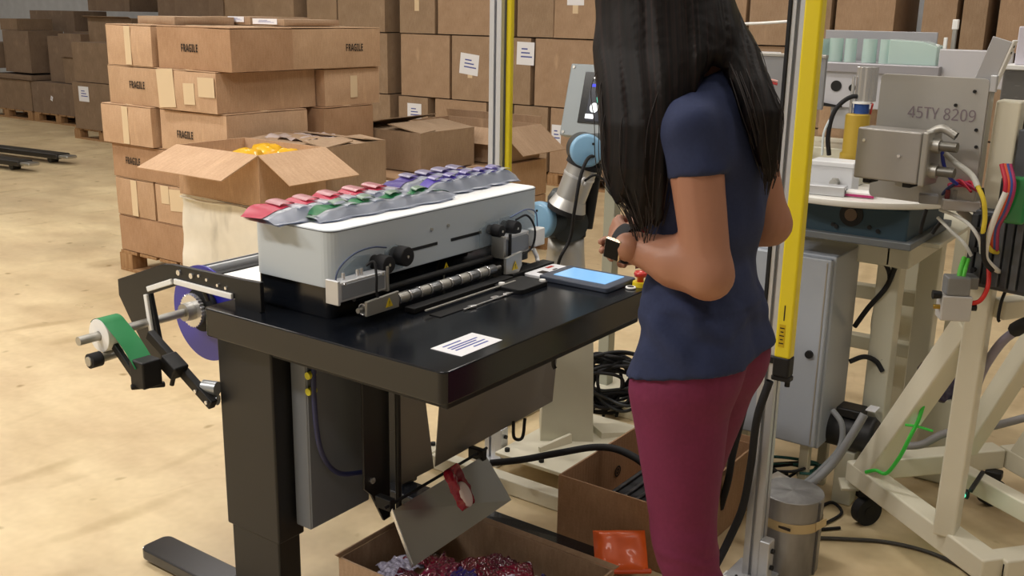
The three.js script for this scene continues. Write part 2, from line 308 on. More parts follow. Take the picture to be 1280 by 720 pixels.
// --- the wall of large cartons along the back of the hall
const WX = 6.19, rowsY = [0.122, 0.708, 1.303, 1.9];
for (let i = 0; i < 7; i++) pallet(WX + 0.02, WX + 1.2, -9.6 + i * 1.42, -8.26 + i * 1.42, ['first', 'second', 'third', 'fourth', 'fifth', 'sixth', 'seventh'][i] + ' wooden pallet from the left under the wall of large cartons', 0.118);
const wallRows = [
  [2, [320, 370], [384, 421.5], [423, 482], [499, 543.5], [545, 612], [614, 641], [643, 689.5], [690.5, 745], [747, 820], [822, 893], [895, 929], [931, 985], [988, 1033], [1036, 1111], [1143, 1187.5], [1192, 1225.5], [1237, 1300], [1302, 1372]],
  [1, [320, 372], [374, 422], [424, 484], [500, 562], [564, 612], [614, 664], [667, 745], [747, 828], [830, 893], [895, 928.5], [930, 985], [988, 1050], [1052, 1112], [1115, 1187.5], [1190.5, 1265], [1267, 1340]],
  [0, [422, 486], [498, 536], [543, 609], [612, 640], [642, 686.5], [688, 745], [747, 820], [822, 880], [882, 950], [952, 1010], [1012, 1090], [1092, 1170], [1172, 1260], [1262, 1340]],
];
const Z619 = { 320: -7.781, 370: -7.144, 372: -7.120, 374: -7.095, 384: -6.973, 421.5: -6.530, 422: -6.524, 423: -6.513, 424: -6.501, 482: -5.858, 484: -5.836, 486: -5.815, 498: -5.688, 499: -5.678, 500: -5.667, 536: -5.298, 543: -5.228, 543.5: -5.223, 545: -5.208, 562: -5.041, 564: -5.021, 609: -4.595, 612: -4.567, 614: -4.549, 640: -4.314, 641: -4.305, 642: -4.296, 643: -4.287, 664: -4.103, 667: -4.077, 686.5: -3.910, 688: -3.897, 689.5: -3.884, 690.5: -3.876, 745: -3.429, 747: -3.413, 820: -2.854, 822: -2.839, 828: -2.795, 830: -2.781, 880: -2.424, 882: -2.411, 893: -2.335, 895: -2.321, 928.5: -2.095, 929: -2.092, 930: -2.085, 931: -2.079, 950: -1.954, 952: -1.941, 985: -1.730, 988: -1.711, 1010: -1.575, 1012: -1.563, 1033: -1.435, 1036: -1.417, 1050: -1.333, 1052: -1.322, 1090: -1.101, 1092: -1.089, 1111: -0.982, 1112: -0.976, 1115: -0.959, 1143: -0.804, 1170: -0.659, 1172: -0.648, 1187.5: -0.566, 1190.5: -0.550, 1192: -0.543, 1225.5: -0.370, 1237: -0.311, 1260: -0.197, 1262: -0.187, 1265: -0.172, 1267: -0.162, 1300: -0.002, 1302: 0.008, 1340: 0.186, 1372: 0.333 };
const labels = { '2,690.5': [0, 0.36, 0.17, 0.17, 0], '2,1143': [0.02, 0.4, 0.18, 0.1, 0], '1,564': [-0.01, 0.33, 0.22, 0.19, 0.1], '1,614': [0.16, 0.45, 0.19, 0.2, 0.02], '1,930': [0.02, 0.48, 0.17, 0.13, 0], '0,498': [0.02, 0.43, 0.18, 0.17, 0], '0,688': [-0.16, 0.34, 0.1, 0.18, 0] };
const rowWord = ['bottom', 'middle', 'top'];
for (const [row, ...cells] of wallRows) cells.forEach(([a, b], i) => {
  const key = row + ',' + a, lb = labels[key], n = i + 1, ord = ['first', 'second', 'third', 'fourth', 'fifth', 'sixth', 'seventh', 'eighth', 'ninth', 'tenth', 'eleventh', 'twelfth', 'thirteenth', 'fourteenth', 'fifteenth', 'sixteenth', 'seventeenth', 'eighteenth'][i];
  carton([WX + rr(-0.012, 0.02), WX + 0.62, rowsY[row], rowsY[row + 1] - 0.008, Z619[a] + 0.008, Z619[b] - 0.008],
    (lb ? 'labelled carton' : 'plain carton') + ', ' + ord + ' from the left in the ' + rowWord[row] + ' row of the carton wall',
    { mat: a < 490 ? CARD_OLD[1] : CARD_OLD[(i * 7 + row * 2) % 3], ry: jit(0.006), bulge: 0.0035, group: 'wall of large cartons', labelX: lb, tapeX: [564, 499, 690.5].includes(a) ? 1 : 0, tapeLen: 0.3, plain: row < 2 });
});

// --- dim cartons at the far left
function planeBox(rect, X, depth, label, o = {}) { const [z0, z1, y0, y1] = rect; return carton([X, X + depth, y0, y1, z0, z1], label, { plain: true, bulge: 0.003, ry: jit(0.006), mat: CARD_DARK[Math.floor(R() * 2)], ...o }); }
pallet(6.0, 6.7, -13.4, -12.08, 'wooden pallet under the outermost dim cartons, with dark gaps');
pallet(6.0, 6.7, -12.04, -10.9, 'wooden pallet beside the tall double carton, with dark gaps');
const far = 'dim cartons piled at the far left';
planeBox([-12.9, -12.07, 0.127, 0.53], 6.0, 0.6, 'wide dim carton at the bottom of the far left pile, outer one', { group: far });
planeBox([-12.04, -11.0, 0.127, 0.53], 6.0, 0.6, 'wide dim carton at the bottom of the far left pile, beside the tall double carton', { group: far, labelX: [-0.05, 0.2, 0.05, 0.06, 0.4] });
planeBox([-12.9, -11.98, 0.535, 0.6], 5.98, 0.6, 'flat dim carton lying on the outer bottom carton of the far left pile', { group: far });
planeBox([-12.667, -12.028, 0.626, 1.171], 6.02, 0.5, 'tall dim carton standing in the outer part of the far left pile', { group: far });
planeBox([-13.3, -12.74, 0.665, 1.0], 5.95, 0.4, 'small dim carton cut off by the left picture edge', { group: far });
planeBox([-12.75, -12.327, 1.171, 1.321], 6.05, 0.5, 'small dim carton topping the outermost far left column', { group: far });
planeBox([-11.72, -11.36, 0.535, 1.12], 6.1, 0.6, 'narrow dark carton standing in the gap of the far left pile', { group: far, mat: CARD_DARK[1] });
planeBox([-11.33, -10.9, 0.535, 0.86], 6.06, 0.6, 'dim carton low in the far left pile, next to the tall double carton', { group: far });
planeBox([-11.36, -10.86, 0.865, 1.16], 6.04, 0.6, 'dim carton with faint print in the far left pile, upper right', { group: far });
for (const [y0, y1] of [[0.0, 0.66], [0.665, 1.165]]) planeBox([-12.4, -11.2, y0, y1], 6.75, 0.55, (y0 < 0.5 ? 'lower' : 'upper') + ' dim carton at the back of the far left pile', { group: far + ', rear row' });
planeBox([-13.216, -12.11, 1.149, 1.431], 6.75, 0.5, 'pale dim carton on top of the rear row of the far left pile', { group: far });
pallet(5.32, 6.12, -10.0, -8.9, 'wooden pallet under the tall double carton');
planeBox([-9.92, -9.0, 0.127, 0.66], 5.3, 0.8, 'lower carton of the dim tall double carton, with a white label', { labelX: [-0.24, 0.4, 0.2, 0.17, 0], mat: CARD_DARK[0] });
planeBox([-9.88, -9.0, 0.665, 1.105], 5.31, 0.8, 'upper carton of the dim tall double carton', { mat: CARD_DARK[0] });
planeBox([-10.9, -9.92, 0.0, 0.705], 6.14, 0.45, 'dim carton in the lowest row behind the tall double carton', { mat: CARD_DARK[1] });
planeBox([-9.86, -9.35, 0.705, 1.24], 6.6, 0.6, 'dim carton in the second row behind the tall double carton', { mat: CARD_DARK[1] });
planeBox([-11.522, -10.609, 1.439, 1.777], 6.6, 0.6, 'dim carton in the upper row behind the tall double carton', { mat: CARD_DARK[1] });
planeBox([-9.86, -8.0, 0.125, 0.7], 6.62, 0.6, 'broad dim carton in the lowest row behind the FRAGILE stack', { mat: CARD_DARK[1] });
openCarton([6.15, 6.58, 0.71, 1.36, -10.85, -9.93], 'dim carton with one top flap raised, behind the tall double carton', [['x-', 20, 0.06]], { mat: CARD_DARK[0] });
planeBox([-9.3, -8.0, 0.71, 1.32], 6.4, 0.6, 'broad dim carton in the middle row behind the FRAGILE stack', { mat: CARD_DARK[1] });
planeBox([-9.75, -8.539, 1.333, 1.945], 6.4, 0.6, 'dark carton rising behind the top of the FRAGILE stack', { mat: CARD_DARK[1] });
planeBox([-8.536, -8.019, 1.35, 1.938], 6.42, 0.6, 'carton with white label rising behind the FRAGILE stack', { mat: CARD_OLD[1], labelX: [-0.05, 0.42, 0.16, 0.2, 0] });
carton([2.52, 2.98, 1.412, 1.458, -3.93, -3.5], 'flat carton with white papers at the back of the FRAGILE stack top', { mat: CARD_OLD[0], plain: true, labelX: [0.1, 0.03, 0.14, 0.03, 0] });
carton([2.5, 2.92, 1.412, 1.45, -3.46, -3.2], 'small flat carton with white paper edge on the FRAGILE stack top', { mat: CARD_OLD[0], plain: true, labelX: [-0.02, 0.022, 0.2, 0.03, 0] });
// pallet jack parked at the far left, forks toward the picture
{
  const t = thing('pallet_jack', 'dark steel pallet jack lying low with two forks at the left edge', 'pallet jack', [0, 0, 0]);
  const STEEL = std(0x3c3a38, 0.42, 0.6), TIP = std(0xb8b8b4, 0.3, 0.85);
  for (const [a, b] of [[[4.09, 0.075, -8.2], [3.95, 0.075, -9.5]], [[3.6, 0.075, -8.02], [3.46, 0.075, -9.32]]]) {
    bar('fork', a, b, 0.16, 0.05, STEEL, t, 0.012); const d = v3(a).sub(v3(b)).normalize();
    bar('fork_tip', v3(a).addScaledVector(d, -0.02), v3(a).addScaledVector(d, 0.13), 0.12, 0.03, TIP, t, 0.012);
    const w = mesh('load_wheel', cyl(0.035, 0.035, 0.08, 20), std(0x222222, 0.5), t, v3(a).addScaledVector(d, -0.16).setY(0.036)); w.rotation.z = Math.PI / 2;
  }
  bar('carriage', [4.05, 0.2, -9.5], [3.35, 0.2, -9.42], 0.1, 0.3, STEEL, t, 0.02);
  rod('handle', [3.7, 0.3, -9.5], [3.68, 1.2, -9.75], 0.018, STEEL, t); rod('grip', [3.5, 1.2, -9.73], [3.86, 1.2, -9.77], 0.02, std(0x1a1a1a, 0.6), t);
}

// ---------------------------------------------------------------- work table and bagging machine
const BLACKG = phys(0x101319, 0.17, 0, { bumpMap: grime, bumpScale: 0.00006 });
const BLACKP = phys(0x1b1b1d, 0.42, 0.1, { bumpMap: grime, bumpScale: 0.00008 });
const BLACKM = std(0x141416, 0.55, 0.2);
const RUBBER = std(0x16161a, 0.75);
const ALU = std(0xcdcfd3, 0.42, 0.55);
const STEEL2 = std(0xb2b0aa, 0.42, 0.72, { bumpMap: brushed, bumpScale: 0.00004 });
const CHROME = std(0xdededf, 0.26, 0.8);
const WHITEP = phys(0xbec8d0, 0.42, 0, { clearcoat: 0.25, clearcoatRoughness: 0.35 });
const WHITE = std(0xf2f2f0, 0.55);
const GREYP = phys(0x6d727a, 0.45, 0.05);
const TABLE_Y = 0.813;
function plateX(pts, x, t, bevel = 0.001) { // pts in [z, y], plate spans x-t..x
  const g = extrude(pts, t - 2 * bevel, bevel); g.rotateY(-Math.PI / 2); g.computeBoundingBox(); g.translate(x - g.boundingBox.max.x, 0, 0); return g;
}
function roundRect(w, d, r, n = 6) { const p = []; for (const [cx, cy, a0] of [[w / 2 - r, d / 2 - r, 0], [-w / 2 + r, d / 2 - r, 1], [-w / 2 + r, -d / 2 + r, 2], [w / 2 - r, -d / 2 + r, 3]]) for (let i = 0; i <= n; i++) { const a = (a0 + i / n) * Math.PI / 2; p.push([cx + r * Math.cos(a), cy + r * Math.sin(a)]); } return p; }
function vplate(w, d, h, r, bevel) { const g = extrude(roundRect(w - 2 * bevel, d - 2 * bevel, r), h - 2 * bevel, bevel); g.rotateX(-Math.PI / 2); g.computeBoundingBox(); g.translate(0, -g.boundingBox.min.y, 0); return g; }
{
  const t = thing('work_table', 'black gloss work table on telescopic column legs carrying the bagging machine', 'table', [0, 0, 0]);
  mesh('tabletop', vplate(0.87, 0.745, 0.07, 0.014, 0.003), BLACKG, t, [0.435, 0.743, -0.3725]);
  mesh('under_frame', rbox(0.8, 0.03, 0.68, 0.004), BLACKM, t, [0.45, 0.727, -0.3725]);
  for (const [x, z, foot] of [[0.0875, -0.66, 0.065], [0.79, -0.88, 0.755]]) {
    const l = mesh('column_leg', rbox(0.085, 0.5, 0.195, 0.006), BLACKP, t, [x, 0.475, z]);
    mesh('inner_column', rbox(0.072, 0.225, 0.176, 0.006), BLACKP, l, [0, -0.325, 0]);
    mesh('foot', vplate(0.095, 1.08, 0.032, 0.02, 0.004), phys(0x1a1c22, 0.25, 0.3, { clearcoat: 0.5 }), t, [foot, 0.012, -0.577]);
    for (const s of [-1, 1]) mesh('levelling_pad', cyl(0.02, 0.024, 0.012, 20), RUBBER, t, [foot, 0.006, -0.577 + s * 0.5]);
  }
  mesh('hook', tube([[0.47, 0.715, -0.05], [0.47, 0.69, -0.05], [0.47, 0.683, -0.045]], 0.005, 12), BLACKM, t);
}
{
  const t = thing('bagging_machine', 'pale grey bagging machine with slots, knobs, sensors and roller shaft on the black table', 'machine', [0, 0, 0]);
  const cw = 0.825, cd = 0.265, cx = 0.105 + cw / 2, cz = -0.415 - cd / 2;
  mesh('base', vplate(0.805, 0.25, 0.078, 0.02, 0.002), BLACKG, t, [cx + 0.002, TABLE_Y, cz - 0.012]);
  const cov = mesh('cover', vplate(cw, cd, 0.134, 0.03, 0.002), WHITEP, t, [cx, 0.89, cz]);
  mesh('cover_edge', vplate(cw + 0.001, cd + 0.001, 0.0022, 0.03, 0.0006), std(0x55585c, 0.5, 0.3), t, [cx, 1.0195, cz]);
  mesh('top_sheet', vplate(cw - 0.006, cd - 0.006, 0.002, 0.028, 0.0006), std(0xf4f6f6, 0.5), t, [cx, 1.0225, cz]);
  const slot = (x0, x1, y) => mesh('slot', rbox(x1 - x0, 0.008, 0.003, 0.0014), BLACKM, t, [(x0 + x1) / 2, y, -0.4145]);
  slot(0.31, 0.475, 0.9355); slot(0.529, 0.658, 0.935);
  for (const p of [[0.452, 0.975], [0.517, 0.975]]) { const s = mesh('screw', cyl(0.004, 0.004, 0.004, 14), STEEL2, t, [p[0], p[1], -0.413]); s.rotation.x = Math.PI / 2; }
  const knob = (x, y, r, len) => { const k = mesh('knob', lathe([[0, 0], [r * 0.8, 0], [r * 0.8, len * 0.3], [r, len * 0.36], [r, len * 0.92], [r * 0.9, len], [0.004, len]], 28), RUBBER, t, [x, y, -0.412]); k.rotation.x = Math.PI / 2; const d = mesh('screw_head', cyl(0.0035, 0.0035, 0.003, 12), CHROME, k, [0, len, 0]); return k; };
  knob(0.24, 0.931, 0.0215, 0.05); knob(0.31, 0.937, 0.024, 0.045); knob(0.688, 0.938, 0.017, 0.045); knob(0.752, 0.937, 0.02, 0.05);
  // clear guards over the knobs
  const CLEAR = phys(0xe8eef2, 0.06, 0, { transmission: 0.92, thickness: 0, ior: 1.45 });
  mesh('clear_guard', extrude([[0.12, 0.9], [0.13, 0.935], [0.17, 0.957], [0.215, 0.955], [0.215, 0.925], [0.2, 0.9]], 0.004, 0.0008), CLEAR, t, [0, 0, -0.405]);
  mesh('clear_guard', extrude([[0.26, 0.905], [0.262, 0.955], [0.3, 0.965], [0.35, 0.94], [0.32, 0.905]], 0.004, 0.0008), CLEAR, t, [0, 0, -0.398]);
  mesh('clear_guard', extrude([[0.63, 0.9], [0.63, 0.948], [0.66, 0.962], [0.71, 0.96], [0.69, 0.905]], 0.004, 0.0008), CLEAR, t, [0, 0, -0.4]);
  mesh('clear_guard', extrude([[0.7, 0.92], [0.71, 0.968], [0.83, 0.972], [0.87, 0.95], [0.86, 0.905]], 0.004, 0.0008), CLEAR, t, [0, 0, -0.392]);
  // sensor blocks
  const sens = (name, w, h, d, x, y, z) => { const s = mesh(name, rbox(w, h, d, 0.003), ALU, t, [x, y, z]); mesh('face_plate', rbox(w * 0.9, h * 0.74, 0.003, 0.001), std(0x8d9299, 0.45, 0.5), s, [0, 0, d / 2 + 0.0005]); for (const a of [-1, 1]) { const q = mesh('bolt', cyl(0.0035, 0.0035, 0.006, 12), CHROME, s, [a * w * 0.4, h * 0.38, d / 2 + 0.001]); q.rotation.x = Math.PI / 2; } return s; };
  const s1 = sens('sensor_block', 0.152, 0.046, 0.035, 0.15, 0.898, -0.378);
  mesh('end_flange', rbox(0.008, 0.056, 0.04, 0.002), ALU, s1, [-0.078, 0, 0]); mesh('end_flange', rbox(0.008, 0.06, 0.04, 0.002), STEEL2, s1, [0.08, 0.002, 0]);
  for (const dx of [0.0, 0.012, -0.045]) mesh('fitting', cyl(0.004, 0.005, 0.016, 12), CHROME, s1, [dx, 0.03, 0]);
  const s2 = sens('sensor_block', 0.115, 0.058, 0.035, 0.748, 0.895, -0.378);
  mesh('end_flange', rbox(0.01, 0.062, 0.042, 0.002), STEEL2, s2, [-0.062, 0, 0]); mesh('rod', cyl(0.0045, 0.0045, 0.07, 12), RUBBER, s2, [-0.04, 0, 0.022]);
  mesh('white_connector', rbox(0.05, 0.05, 0.03, 0.004), WHITE, t, [0.873, 0.892, -0.385]);
  const hb = mesh('hinge_bracket', extrude([[0.664, 0.83], [0.664, 0.872], [0.735, 0.88], [0.735, 0.842], [0.72, 0.823]], 0.006, 0.001), STEEL2, t, [0, 0, -0.342]);
  mesh('hinge_bracket', extrude([[0.135, 0.836], [0.135, 0.868], [0.24, 0.872], [0.24, 0.836]], 0.006, 0.001), STEEL2, t, [0, 0, -0.342]);
  const YEL = std(0xe6c81e, 0.5);
  const warn = (x, y, z, s) => { const w = mesh('warning_sign', extrude([[-s, -s * 0.8], [s, -s * 0.8], [0, s]], 0.0008, 0.0002), YEL, t, [x, y, z]); w.userData.label = 'yellow triangular warning sign'; mesh('exclamation', lettering('!', s * 0.9), INK, w, [0, -s * 0.12, 0.0014]); return w; };
  warn(0.206, 0.853, -0.334, 0.012); warn(0.703, 0.847, -0.334, 0.013); warn(0.521, 0.862, -0.4235, 0.014);
  mesh('sign_stick', rbox(0.004, 0.05, 0.003, 0.001), std(0x9b9a8a, 0.5, 0.4), t, [0.512, 0.828, -0.4235]);
  // roller shaft
  const sh = mesh('roller_shaft', cyl(0.006, 0.006, 0.54, 16), STEEL2, t, [0.4, 0.845, -0.36]); sh.rotation.z = Math.PI / 2;
  const rollG = lathe([[0.006, -0.0165], [0.0115, -0.0165], [0.0132, -0.014], [0.0132, 0.014], [0.0115, 0.0165], [0.006, 0.0165]], 28);
  for (let i = 0; i < 13; i++) { const r = mesh('roller', rollG, i % 2 ? STEEL2 : std(0x8d8f92, 0.32, 0.85), sh, [0, 0.235 - i * 0.0385, 0]); mesh('bead', new THREE.TorusGeometry(0.0125, 0.002, 8, 24), CHROME, r, [0, 0.0185, 0], [Math.PI / 2, 0, 0]); }
  mesh('roller_shaft', cyl(0.008, 0.008, 0.52, 16), BLACKM, t, [0.41, 0.865, -0.392], [0, 0, Math.PI / 2]);
  // sealing jaws and film opening in the table
  mesh('jaw_plate', rbox(0.4, 0.012, 0.03, 0.002), BLACKM, t, [0.47, TABLE_Y + 0.008, -0.33]);
  mesh('jaw_rail', rbox(0.36, 0.004, 0.006, 0.001), STEEL2, t, [0.46, TABLE_Y + 0.012, -0.288]);
  mesh('jaw_rail', rbox(0.3, 0.003, 0.005, 0.001), CHROME, t, [0.52, TABLE_Y + 0.003, -0.245]);
  mesh('jaw_rail', rbox(0.005, 0.003, 0.05, 0.001), STEEL2, t, [0.655, TABLE_Y + 0.004, -0.27]);
  mesh('film_opening', rbox(0.34, 0.002, 0.035, 0.0008), BLACKM, t, [0.46, TABLE_Y + 0.0012, -0.268]);
  for (const [x, z] of [[0.4, -0.243], [0.5, -0.25], [0.545, -0.246]]) mesh('clip', rbox(0.022, 0.006, 0.012, 0.002), CHROME, t, [x, TABLE_Y + 0.004, z], [0, rr(-0.4, 0.4), 0]);
  const dk = mesh('deck_block', vplate(0.13, 0.09, 0.012, 0.012, 0.002), BLACKM, t, [0.635, TABLE_Y, -0.265]);
  for (const [x, z] of [[-0.045, -0.03], [0.05, 0.032]]) mesh('white_cap', cyl(0.008, 0.009, 0.005, 18), WHITE, dk, [x, 0.014, z]);
  mesh('side_strip', rbox(0.2, 0.012, 0.04, 0.003), BLACKM, t, [0.79, TABLE_Y + 0.0065, -0.35]);
  // sensor wires
  const wire = (pts, r = 0.0022, m = RUBBER) => mesh('wire', tube(pts, r, 40, 6), m, t);
  wire([[0.16, 0.945, -0.36], [0.168, 0.955, -0.345], [0.166, 0.925, -0.335], [0.172, 0.88, -0.34], [0.19, 0.855, -0.345]], 0.003);
  wire([[0.08, 0.9, -0.38], [0.095, 0.94, -0.385], [0.15, 0.968, -0.39], [0.22, 0.972, -0.395], [0.27, 0.962, -0.4]], 0.0022, std(0x3d4a68, 0.5));
  wire([[0.752, 0.96, -0.37], [0.79, 0.968, -0.36], [0.815, 0.93, -0.35], [0.81, 0.88, -0.352], [0.77, 0.862, -0.356], [0.7, 0.862, -0.356]], 0.0032);
  wire([[0.74, 0.967, -0.38], [0.82, 0.978, -0.38], [0.87, 0.96, -0.385], [0.88, 0.92, -0.385]], 0.002, std(0x5b6b92, 0.5));
  mesh('wire_tail', tube([[0.818, 0.87, -0.355], [0.83, 0.845, -0.35], [0.826, 0.835, -0.345]], 0.006, 10), WHITE, t);
}
// instruction sheet, touch panel, buttons
{
  const t = thing('instruction_sheet', 'white paper sheet with blue print stuck on the black table top', 'sheet', [0.171, TABLE_Y, -0.078]);
  mesh('paper', rbox(0.143, 0.0012, 0.084, 0.0005, 1), PAPER, t, [0, 0.0009, 0]);
  for (const [z, w, x] of [[-0.026, 0.06, -0.02], [-0.012, 0.1, 0], [-0.002, 0.085, -0.008], [0.009, 0.1, 0.0], [0.022, 0.05, 0.02]]) mesh('print_line', rbox(w, 0.0004, 0.0045, 0.0001, 1), INK_BLUE, t, [x, 0.0017, z]);
}
{
  const [x0, z0, x1, z1] = [0.722, -0.322, 0.872, -0.056];
  const t = thing('touch_panel', 'grey framed touch panel with a lit pale blue screen on the table', 'touch panel', [(x0 + x1) / 2, TABLE_Y, (z0 + z1) / 2]);
  mesh('bezel', vplate(x1 - x0, z1 - z0 - 0.05, 0.014, 0.008, 0.003), phys(0x4a5160, 0.38, 0.1), t, [0, 0, 0.025]);
  const st = mesh('plate', vplate(x1 - x0 - 0.006, 0.06, 0.011, 0.005, 0.002), PAPER, t, [0.0, 0, -0.102]); st.userData.label = 'white label plate with red and black print';
  mesh('print_mark', rbox(0.028, 0.0006, 0.022, 0.0002), INK, st, [-0.03, 0.0115, 0.004]); mesh('print_mark', rbox(0.03, 0.0006, 0.012, 0.0002), std(0xb8362c, 0.6), st, [0.03, 0.0115, -0.014]); mesh('print_mark', rbox(0.02, 0.0006, 0.006, 0.0002), INK, st, [0.02, 0.0115, 0.01]);
  const scr = mesh('screen', rbox(0.1, 0.0016, 0.16, 0.0006), std(0x2a4a66, 0.2, 0, { emissive: 0x8cc0ee, emissiveIntensity: 0.95 }), t, [0.006, 0.0148, 0.026]);
}
{
  const t = thing('emergency_stop', 'red emergency stop button on a yellow base at the table end', 'button', [0.845, TABLE_Y, 0.0 - 0.03]);
  mesh('base', cyl(0.02, 0.021, 0.012, 28), std(0xe8cf2a, 0.45), t, [0, 0.006, 0]);
  mesh('mushroom', lathe([[0, 0.012], [0.009, 0.012], [0.009, 0.024], [0.016, 0.026], [0.018, 0.033], [0.015, 0.04], [0, 0.042]], 28), phys(0xc22a22, 0.35, 0, { clearcoat: 0.4 }), t);
  const k = (x, z, l) => { const b = thing('push_button', l, 'button', [x, TABLE_Y, z]); mesh('ring', new THREE.TorusGeometry(0.011, 0.003, 10, 28), WHITE, b, [0, 0.003, 0], [Math.PI / 2, 0, 0]); mesh('cap', cyl(0.009, 0.0095, 0.006, 24), BLACKM, b, [0, 0.003, 0]); };
  k(0.805, -0.036, 'black push button with white ring, the one farther from the red stop button'); k(0.84, -0.07, 'black push button with white ring, right beside the yellow base');
}
// --- gooseneck plate with film spool and label roll at the left end of the table
{
  const t = thing('film_spool_holder', 'black gooseneck plate with blue spool disc, shaft and bar at the table end', 'spool holder', [0, 0, 0]);
  const T = (pts) => plateX(pts, 0.066, 0.012, 0.0015);
  mesh('arm_plate', T([[-0.6, 0.885], [-0.66, 0.882], [-0.93, 0.877], [-0.965, 0.872], [-1.165, 0.8], [-1.166, 0.758], [-1.124, 0.698], [-1.05, 0.61], [-1.0, 0.595], [-1.005, 0.66], [-1.03, 0.785], [-0.915, 0.828], [-0.69, 0.832], [-0.69, 0.79], [-0.76, 0.765], [-0.76, 0.745], [-0.6, 0.816]]), BLACKP, t);
  const strip = (a, b) => bar('white_strip', [0.05, a[1], a[0]], [0.05, b[1], b[0]], 0.014, 0.008, WHITE, t, 0.002, [1, 0, 0]);
  strip([-0.695, 0.837], [-0.915, 0.838]); strip([-0.925, 0.836], [-1.03, 0.798]); strip([-1.04, 0.782], [-1.025, 0.66]);
  for (const [z, y, r] of [[-0.9, 0.862, 0.007], [-0.85, 0.862, 0.007], [-0.82, 0.867, 0.004], [-0.79, 0.862, 0.004], [-0.75, 0.855, 0.004], [-0.72, 0.853, 0.004]]) mesh('screw', cyl(r, r, 0.006, 14), CHROME, t, [0.053, y, z], [0, 0, Math.PI / 2]);
  const hub = [0.2, 0.707, -1.044];
  mesh('spool_disc', cyl(0.134, 0.134, 0.006, 64), phys(0x2a2aa0, 0.35, 0, { clearcoat: 0.3 }), t, [0.228, 0.692, -1.035], [0, 0, Math.PI / 2]);
  const bl = mesh('black_collar', cyl(0.06, 0.06, 0.014, 40), RUBBER, t, [0.214, 0.706, -1.03], [0, 0, Math.PI / 2]);
  const teeth = []; for (let i = 0; i < 56; i++) { const a = (i / 56) * 6.28319, r = i % 2 ? 0.046 : 0.042; teeth.push([r * Math.cos(a), r * Math.sin(a)]); }
  const cg = extrude(teeth, 0.012, 0.001); cg.rotateY(Math.PI / 2); mesh('toothed_hub', cg, CHROME, t, [0.188, 0.706, -1.044]);
  mesh('hub_boss', cyl(0.024, 0.026, 0.03, 32), STEEL2, t, [0.178, 0.706, -1.044], [0, 0, Math.PI / 2]);
  rod('shaft', [0.19, 0.706, -1.044], [-0.146, 0.703, -1.044], 0.0115, STEEL2, t);
  bar('brake_lever', [0.14, 0.82, -0.93], [0.2, 0.745, -0.985], 0.012, 0.012, BLACKM, t, 0.003);
  bar('black_bar', [0.015, 0.695, -0.985], [0.02, 0.556, -0.752], 0.02, 0.026, BLACKM, t, 0.003);
  bar('clamp_block', [0.0, 0.652, -0.9], [0.002, 0.622, -0.85], 0.045, 0.04, BLACKM, t, 0.006);
  mesh('adjuster_screw', cyl(0.006, 0.006, 0.03, 12), BLACKM, t, [0, 0.598, -0.88], [0.4, 0, 0]);
  for (const s of [-0.8, -0.76]) mesh('screw', cyl(0.005, 0.005, 0.004, 12), CHROME, t, [0.005, 0.585 + (-0.8 - s) * 0.5, s], [0, 0, Math.PI / 2]);
  rod('grey_cylinder', [0.03, 0.59, -0.8], [0.043, 0.59, -0.762], 0.018, std(0xa8adb2, 0.35, 0.6), t);
  rod('grey_cylinder', [0.03, 0.56, -0.79], [0.043, 0.56, -0.762], 0.013, std(0xa8adb2, 0.35, 0.6), t);
  bar('guide_block', [-0.085, 0.63, -0.905], [-0.03, 0.63, -0.905], 0.055, 0.07, BLACKM, t, 0.005);
  bar('guide_arm', [-0.07, 0.68, -1.01], [-0.07, 0.615, -0.93], 0.014, 0.02, BLACKM, t, 0.003);
  bar('guide_foot', [-0.09, 0.595, -0.925], [-0.02, 0.592, -0.885], 0.018, 0.012, BLACKM, t, 0.004);
  rod('idler_shaft', [-0.04, 0.652, -1.03], [-0.105, 0.65, -1.03], 0.012, STEEL2, t); rod('idler_knob', [-0.1, 0.65, -1.03], [-0.13, 0.65, -1.03], 0.019, RUBBER, t); rod('idler_knob_face', [-0.13, 0.65, -1.03], [-0.134, 0.65, -1.03], 0.012, STEEL2, t);
}
{
  const t = thing('ribbon_roll', 'white cored roll with green ribbon pulled over a black guide', 'ribbon roll', [-0.06, 0.7035, -1.044]);
  const wr = lathe([[0.0125, -0.03], [0.041, -0.03], [0.043, -0.028], [0.043, 0.028], [0.041, 0.03], [0.0125, 0.03]], 48); wr.rotateZ(Math.PI / 2); mesh('roll', wr, WHITE, t);
  const path = []; for (let i = 0; i <= 10; i++) { const a = Math.PI * 0.78 - (i / 10) * Math.PI * 0.5; path.push([-Math.cos(a) * -0.0442, Math.sin(a) * 0.0442]); }
  const pp = path.map(([z, y]) => [z, y]); pp.push([0.085, -0.003], [0.13, -0.045], [0.142, -0.058]);
  const c = new THREE.CatmullRomCurve3(pp.map(([z, y]) => V(0, y, z)), false, 'centripetal');
  const rg = new ParametricGeometry((u, v, o) => { const p = c.getPoint(v); o.set((u - 0.5) * 0.058, p.y, p.z); }, 4, 40);
  mesh('green_ribbon', rg, std(0x157f45, 0.6, 0, { side: THREE.DoubleSide }), t);
}
